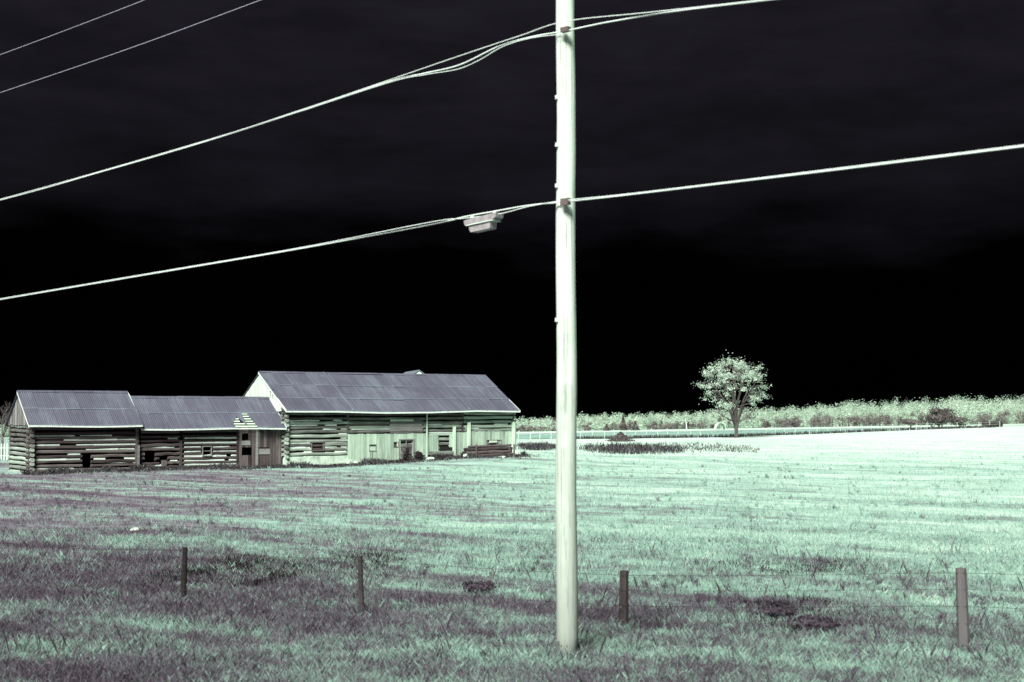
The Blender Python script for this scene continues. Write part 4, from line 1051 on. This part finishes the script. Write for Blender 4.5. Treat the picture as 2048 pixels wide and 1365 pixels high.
tag(leaves(np.repeat(tp_, 3, 0) + rng.normal(0, .012, (len(tp_) * 3, 3)), np.full(len(tp_) * 3, .018), rng.uniform(.3, .9, len(tp_) * 3), 'seed_heads', M['weed_soft']), 'small seed heads on the dry verge stalks', 'seed heads', kind='stuff')
bp_ = []
for (x, y, r0, k) in [(PB.x, PB.y, .2, 420)] + [(q[0], q[1], .1, 170) for q in posts]:
    th = rng.uniform(0, 6.283, k); rr = r0 * .9 + np.abs(rng.normal(0, .13, k)); X_ = x + np.cos(th) * rr; Y_ = y + np.sin(th) * rr
    bp_.append(np.stack([X_, Y_, gz(X_, Y_)], 1))
bp_ = np.concatenate(bp_)
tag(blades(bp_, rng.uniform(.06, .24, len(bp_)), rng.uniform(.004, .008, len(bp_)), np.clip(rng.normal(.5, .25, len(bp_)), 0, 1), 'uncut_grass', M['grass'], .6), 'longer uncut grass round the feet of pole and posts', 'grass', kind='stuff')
def weed_patch(name, label, n_, px0, px1, py0, py1, h0, h1, mat=None, cl=None):
    p = scatter(n_, px0, px1, py0, py1)
    cx, cy = (px0 + px1) / 2, (py0 + py1) / 2
    pn = np.sin(p[:, 0] * cl + 1) * np.sin(p[:, 1] * cl * .8 + p[:, 0] * .7) + rng.normal(0, .5, n_) if cl else np.ones(n_)
    c = p[:, :2].mean(0); sd = p[:, :2].std(0) + 1e-6; e2 = (((p[:, :2] - c) / sd) ** 2).sum(1)
    keep = (pn > -.1) & (e2 < 2.9 * rng.random(n_) ** .6 + .35 * np.sin(p[:, 0] * 1.1 + p[:, 1] * .3)); p = p[keep]
    d = p[:, 1]
    h = (h0 + (h1 - h0) * rng.random(len(p)) ** 1.6) * (.75 + .25 * np.sin(p[:, 0] * 2.3) * np.sin(p[:, 1] * .7)); w = (.016 if cl else .010) * np.maximum(1, d / 24) * rng.uniform(.6, 1.3, len(p))
    return tag(blades(p, h, w, np.clip(rng.normal(.45, .25, len(p)), 0, 1), name, mat or M['weed'], .7), label, 'weeds', kind='stuff')
weed_patch('tall_weeds', 'dark tall weeds in a strip right of the pole at field edge', 6000, 1150, 1370, 890, 910, .25, .75)
weed_patch('tall_weeds', 'sparse brown weeds continuing the dark strip to the right', 2600, 1290, 1520, 886, 907, .15, .45, M['weed'])
weed_patch('tall_weeds', 'dark weeds between the barn end and the pole', 4000, 1030, 1120, 888, 902, .25, .6)
weed_patch('low_weeds', 'very dark low weeds between the two left fence posts', 16000, 300, 650, 1115, 1180, .10, .22, M['weed_dark'], 4.5)
weed_patch('low_weeds', 'dark low weeds around the second fence post from left', 7000, 600, 820, 1095, 1165, .08, .17, M['weed_dark'], 4.5)
weed_patch('low_weeds', 'dark weeds in the ditch between the right fence posts', 7000, 1380, 1780, 1190, 1285, .08, .18, M['weed_dark'], 3.5)
weed_patch('low_weeds', 'thin dark weeds beyond the fence at right centre', 5000, 1400, 1760, 1118, 1152, .06, .13, M['weed_dark'], 2.8)
# line of weeds along the far fence
pts_ = np.array([list(ground_d(px, crop_edge(ground_d(px, 200).x * 1.12) - 5 + random.uniform(-1.2, 1.2))) for px in rng.uniform(1150, 1990, 2600)])
tag(blades(pts_, rng.uniform(.25, .6, len(pts_)), rng.uniform(.1, .2, len(pts_)), rng.uniform(.2, .9, len(pts_)), 'fence_weeds', M['weed'], .6), 'thin brown weeds along the foot of the far pasture fence', 'weeds', kind='stuff')
# weeds along the barn foot
n_ = 11000; u = rng.uniform(-15.7, 17.2, n_); off = -np.abs(rng.normal(0, .9, n_)) - .12
xy = np.array([-14.05, 88.0])[None] + u[:, None] * np.array([BARN_DIR.x, BARN_DIR.y]) + off[:, None] * np.array([-BARN_DIR.y, BARN_DIR.x])
pts_ = np.concatenate([xy, gz(xy[:, 0], xy[:, 1])[:, None]], 1)
hh = (.10 + .16 * rng.random(n_)) * (1 + .9 * (np.sin(u * 1.9) * np.sin(u * .7 + 1) > .25)) * np.exp(off * .35)
tag(blades(pts_, hh, rng.uniform(.04, .09, n_), np.clip(rng.normal(.5, .25, n_), 0, 1), 'wall_weeds', M['weed'], .9), 'dark purple weeds along the foot of the log walls', 'weeds', kind='stuff')
# pale scraps lying in the field
for i, (px, py, s_, lab) in enumerate(((273, 1063, .2, 'pale stone lying in the left field, larger of a pair'), (284, 1061, .11, 'pale stone lying in the left field, smaller of a pair'))):
    g = on_ground(px, py); tag(rock('field_stone', (g.x, g.y, g.z - .02), s_, s_ * .6, s_ * .4, M['stone'], 90 + i), lab, 'stone')
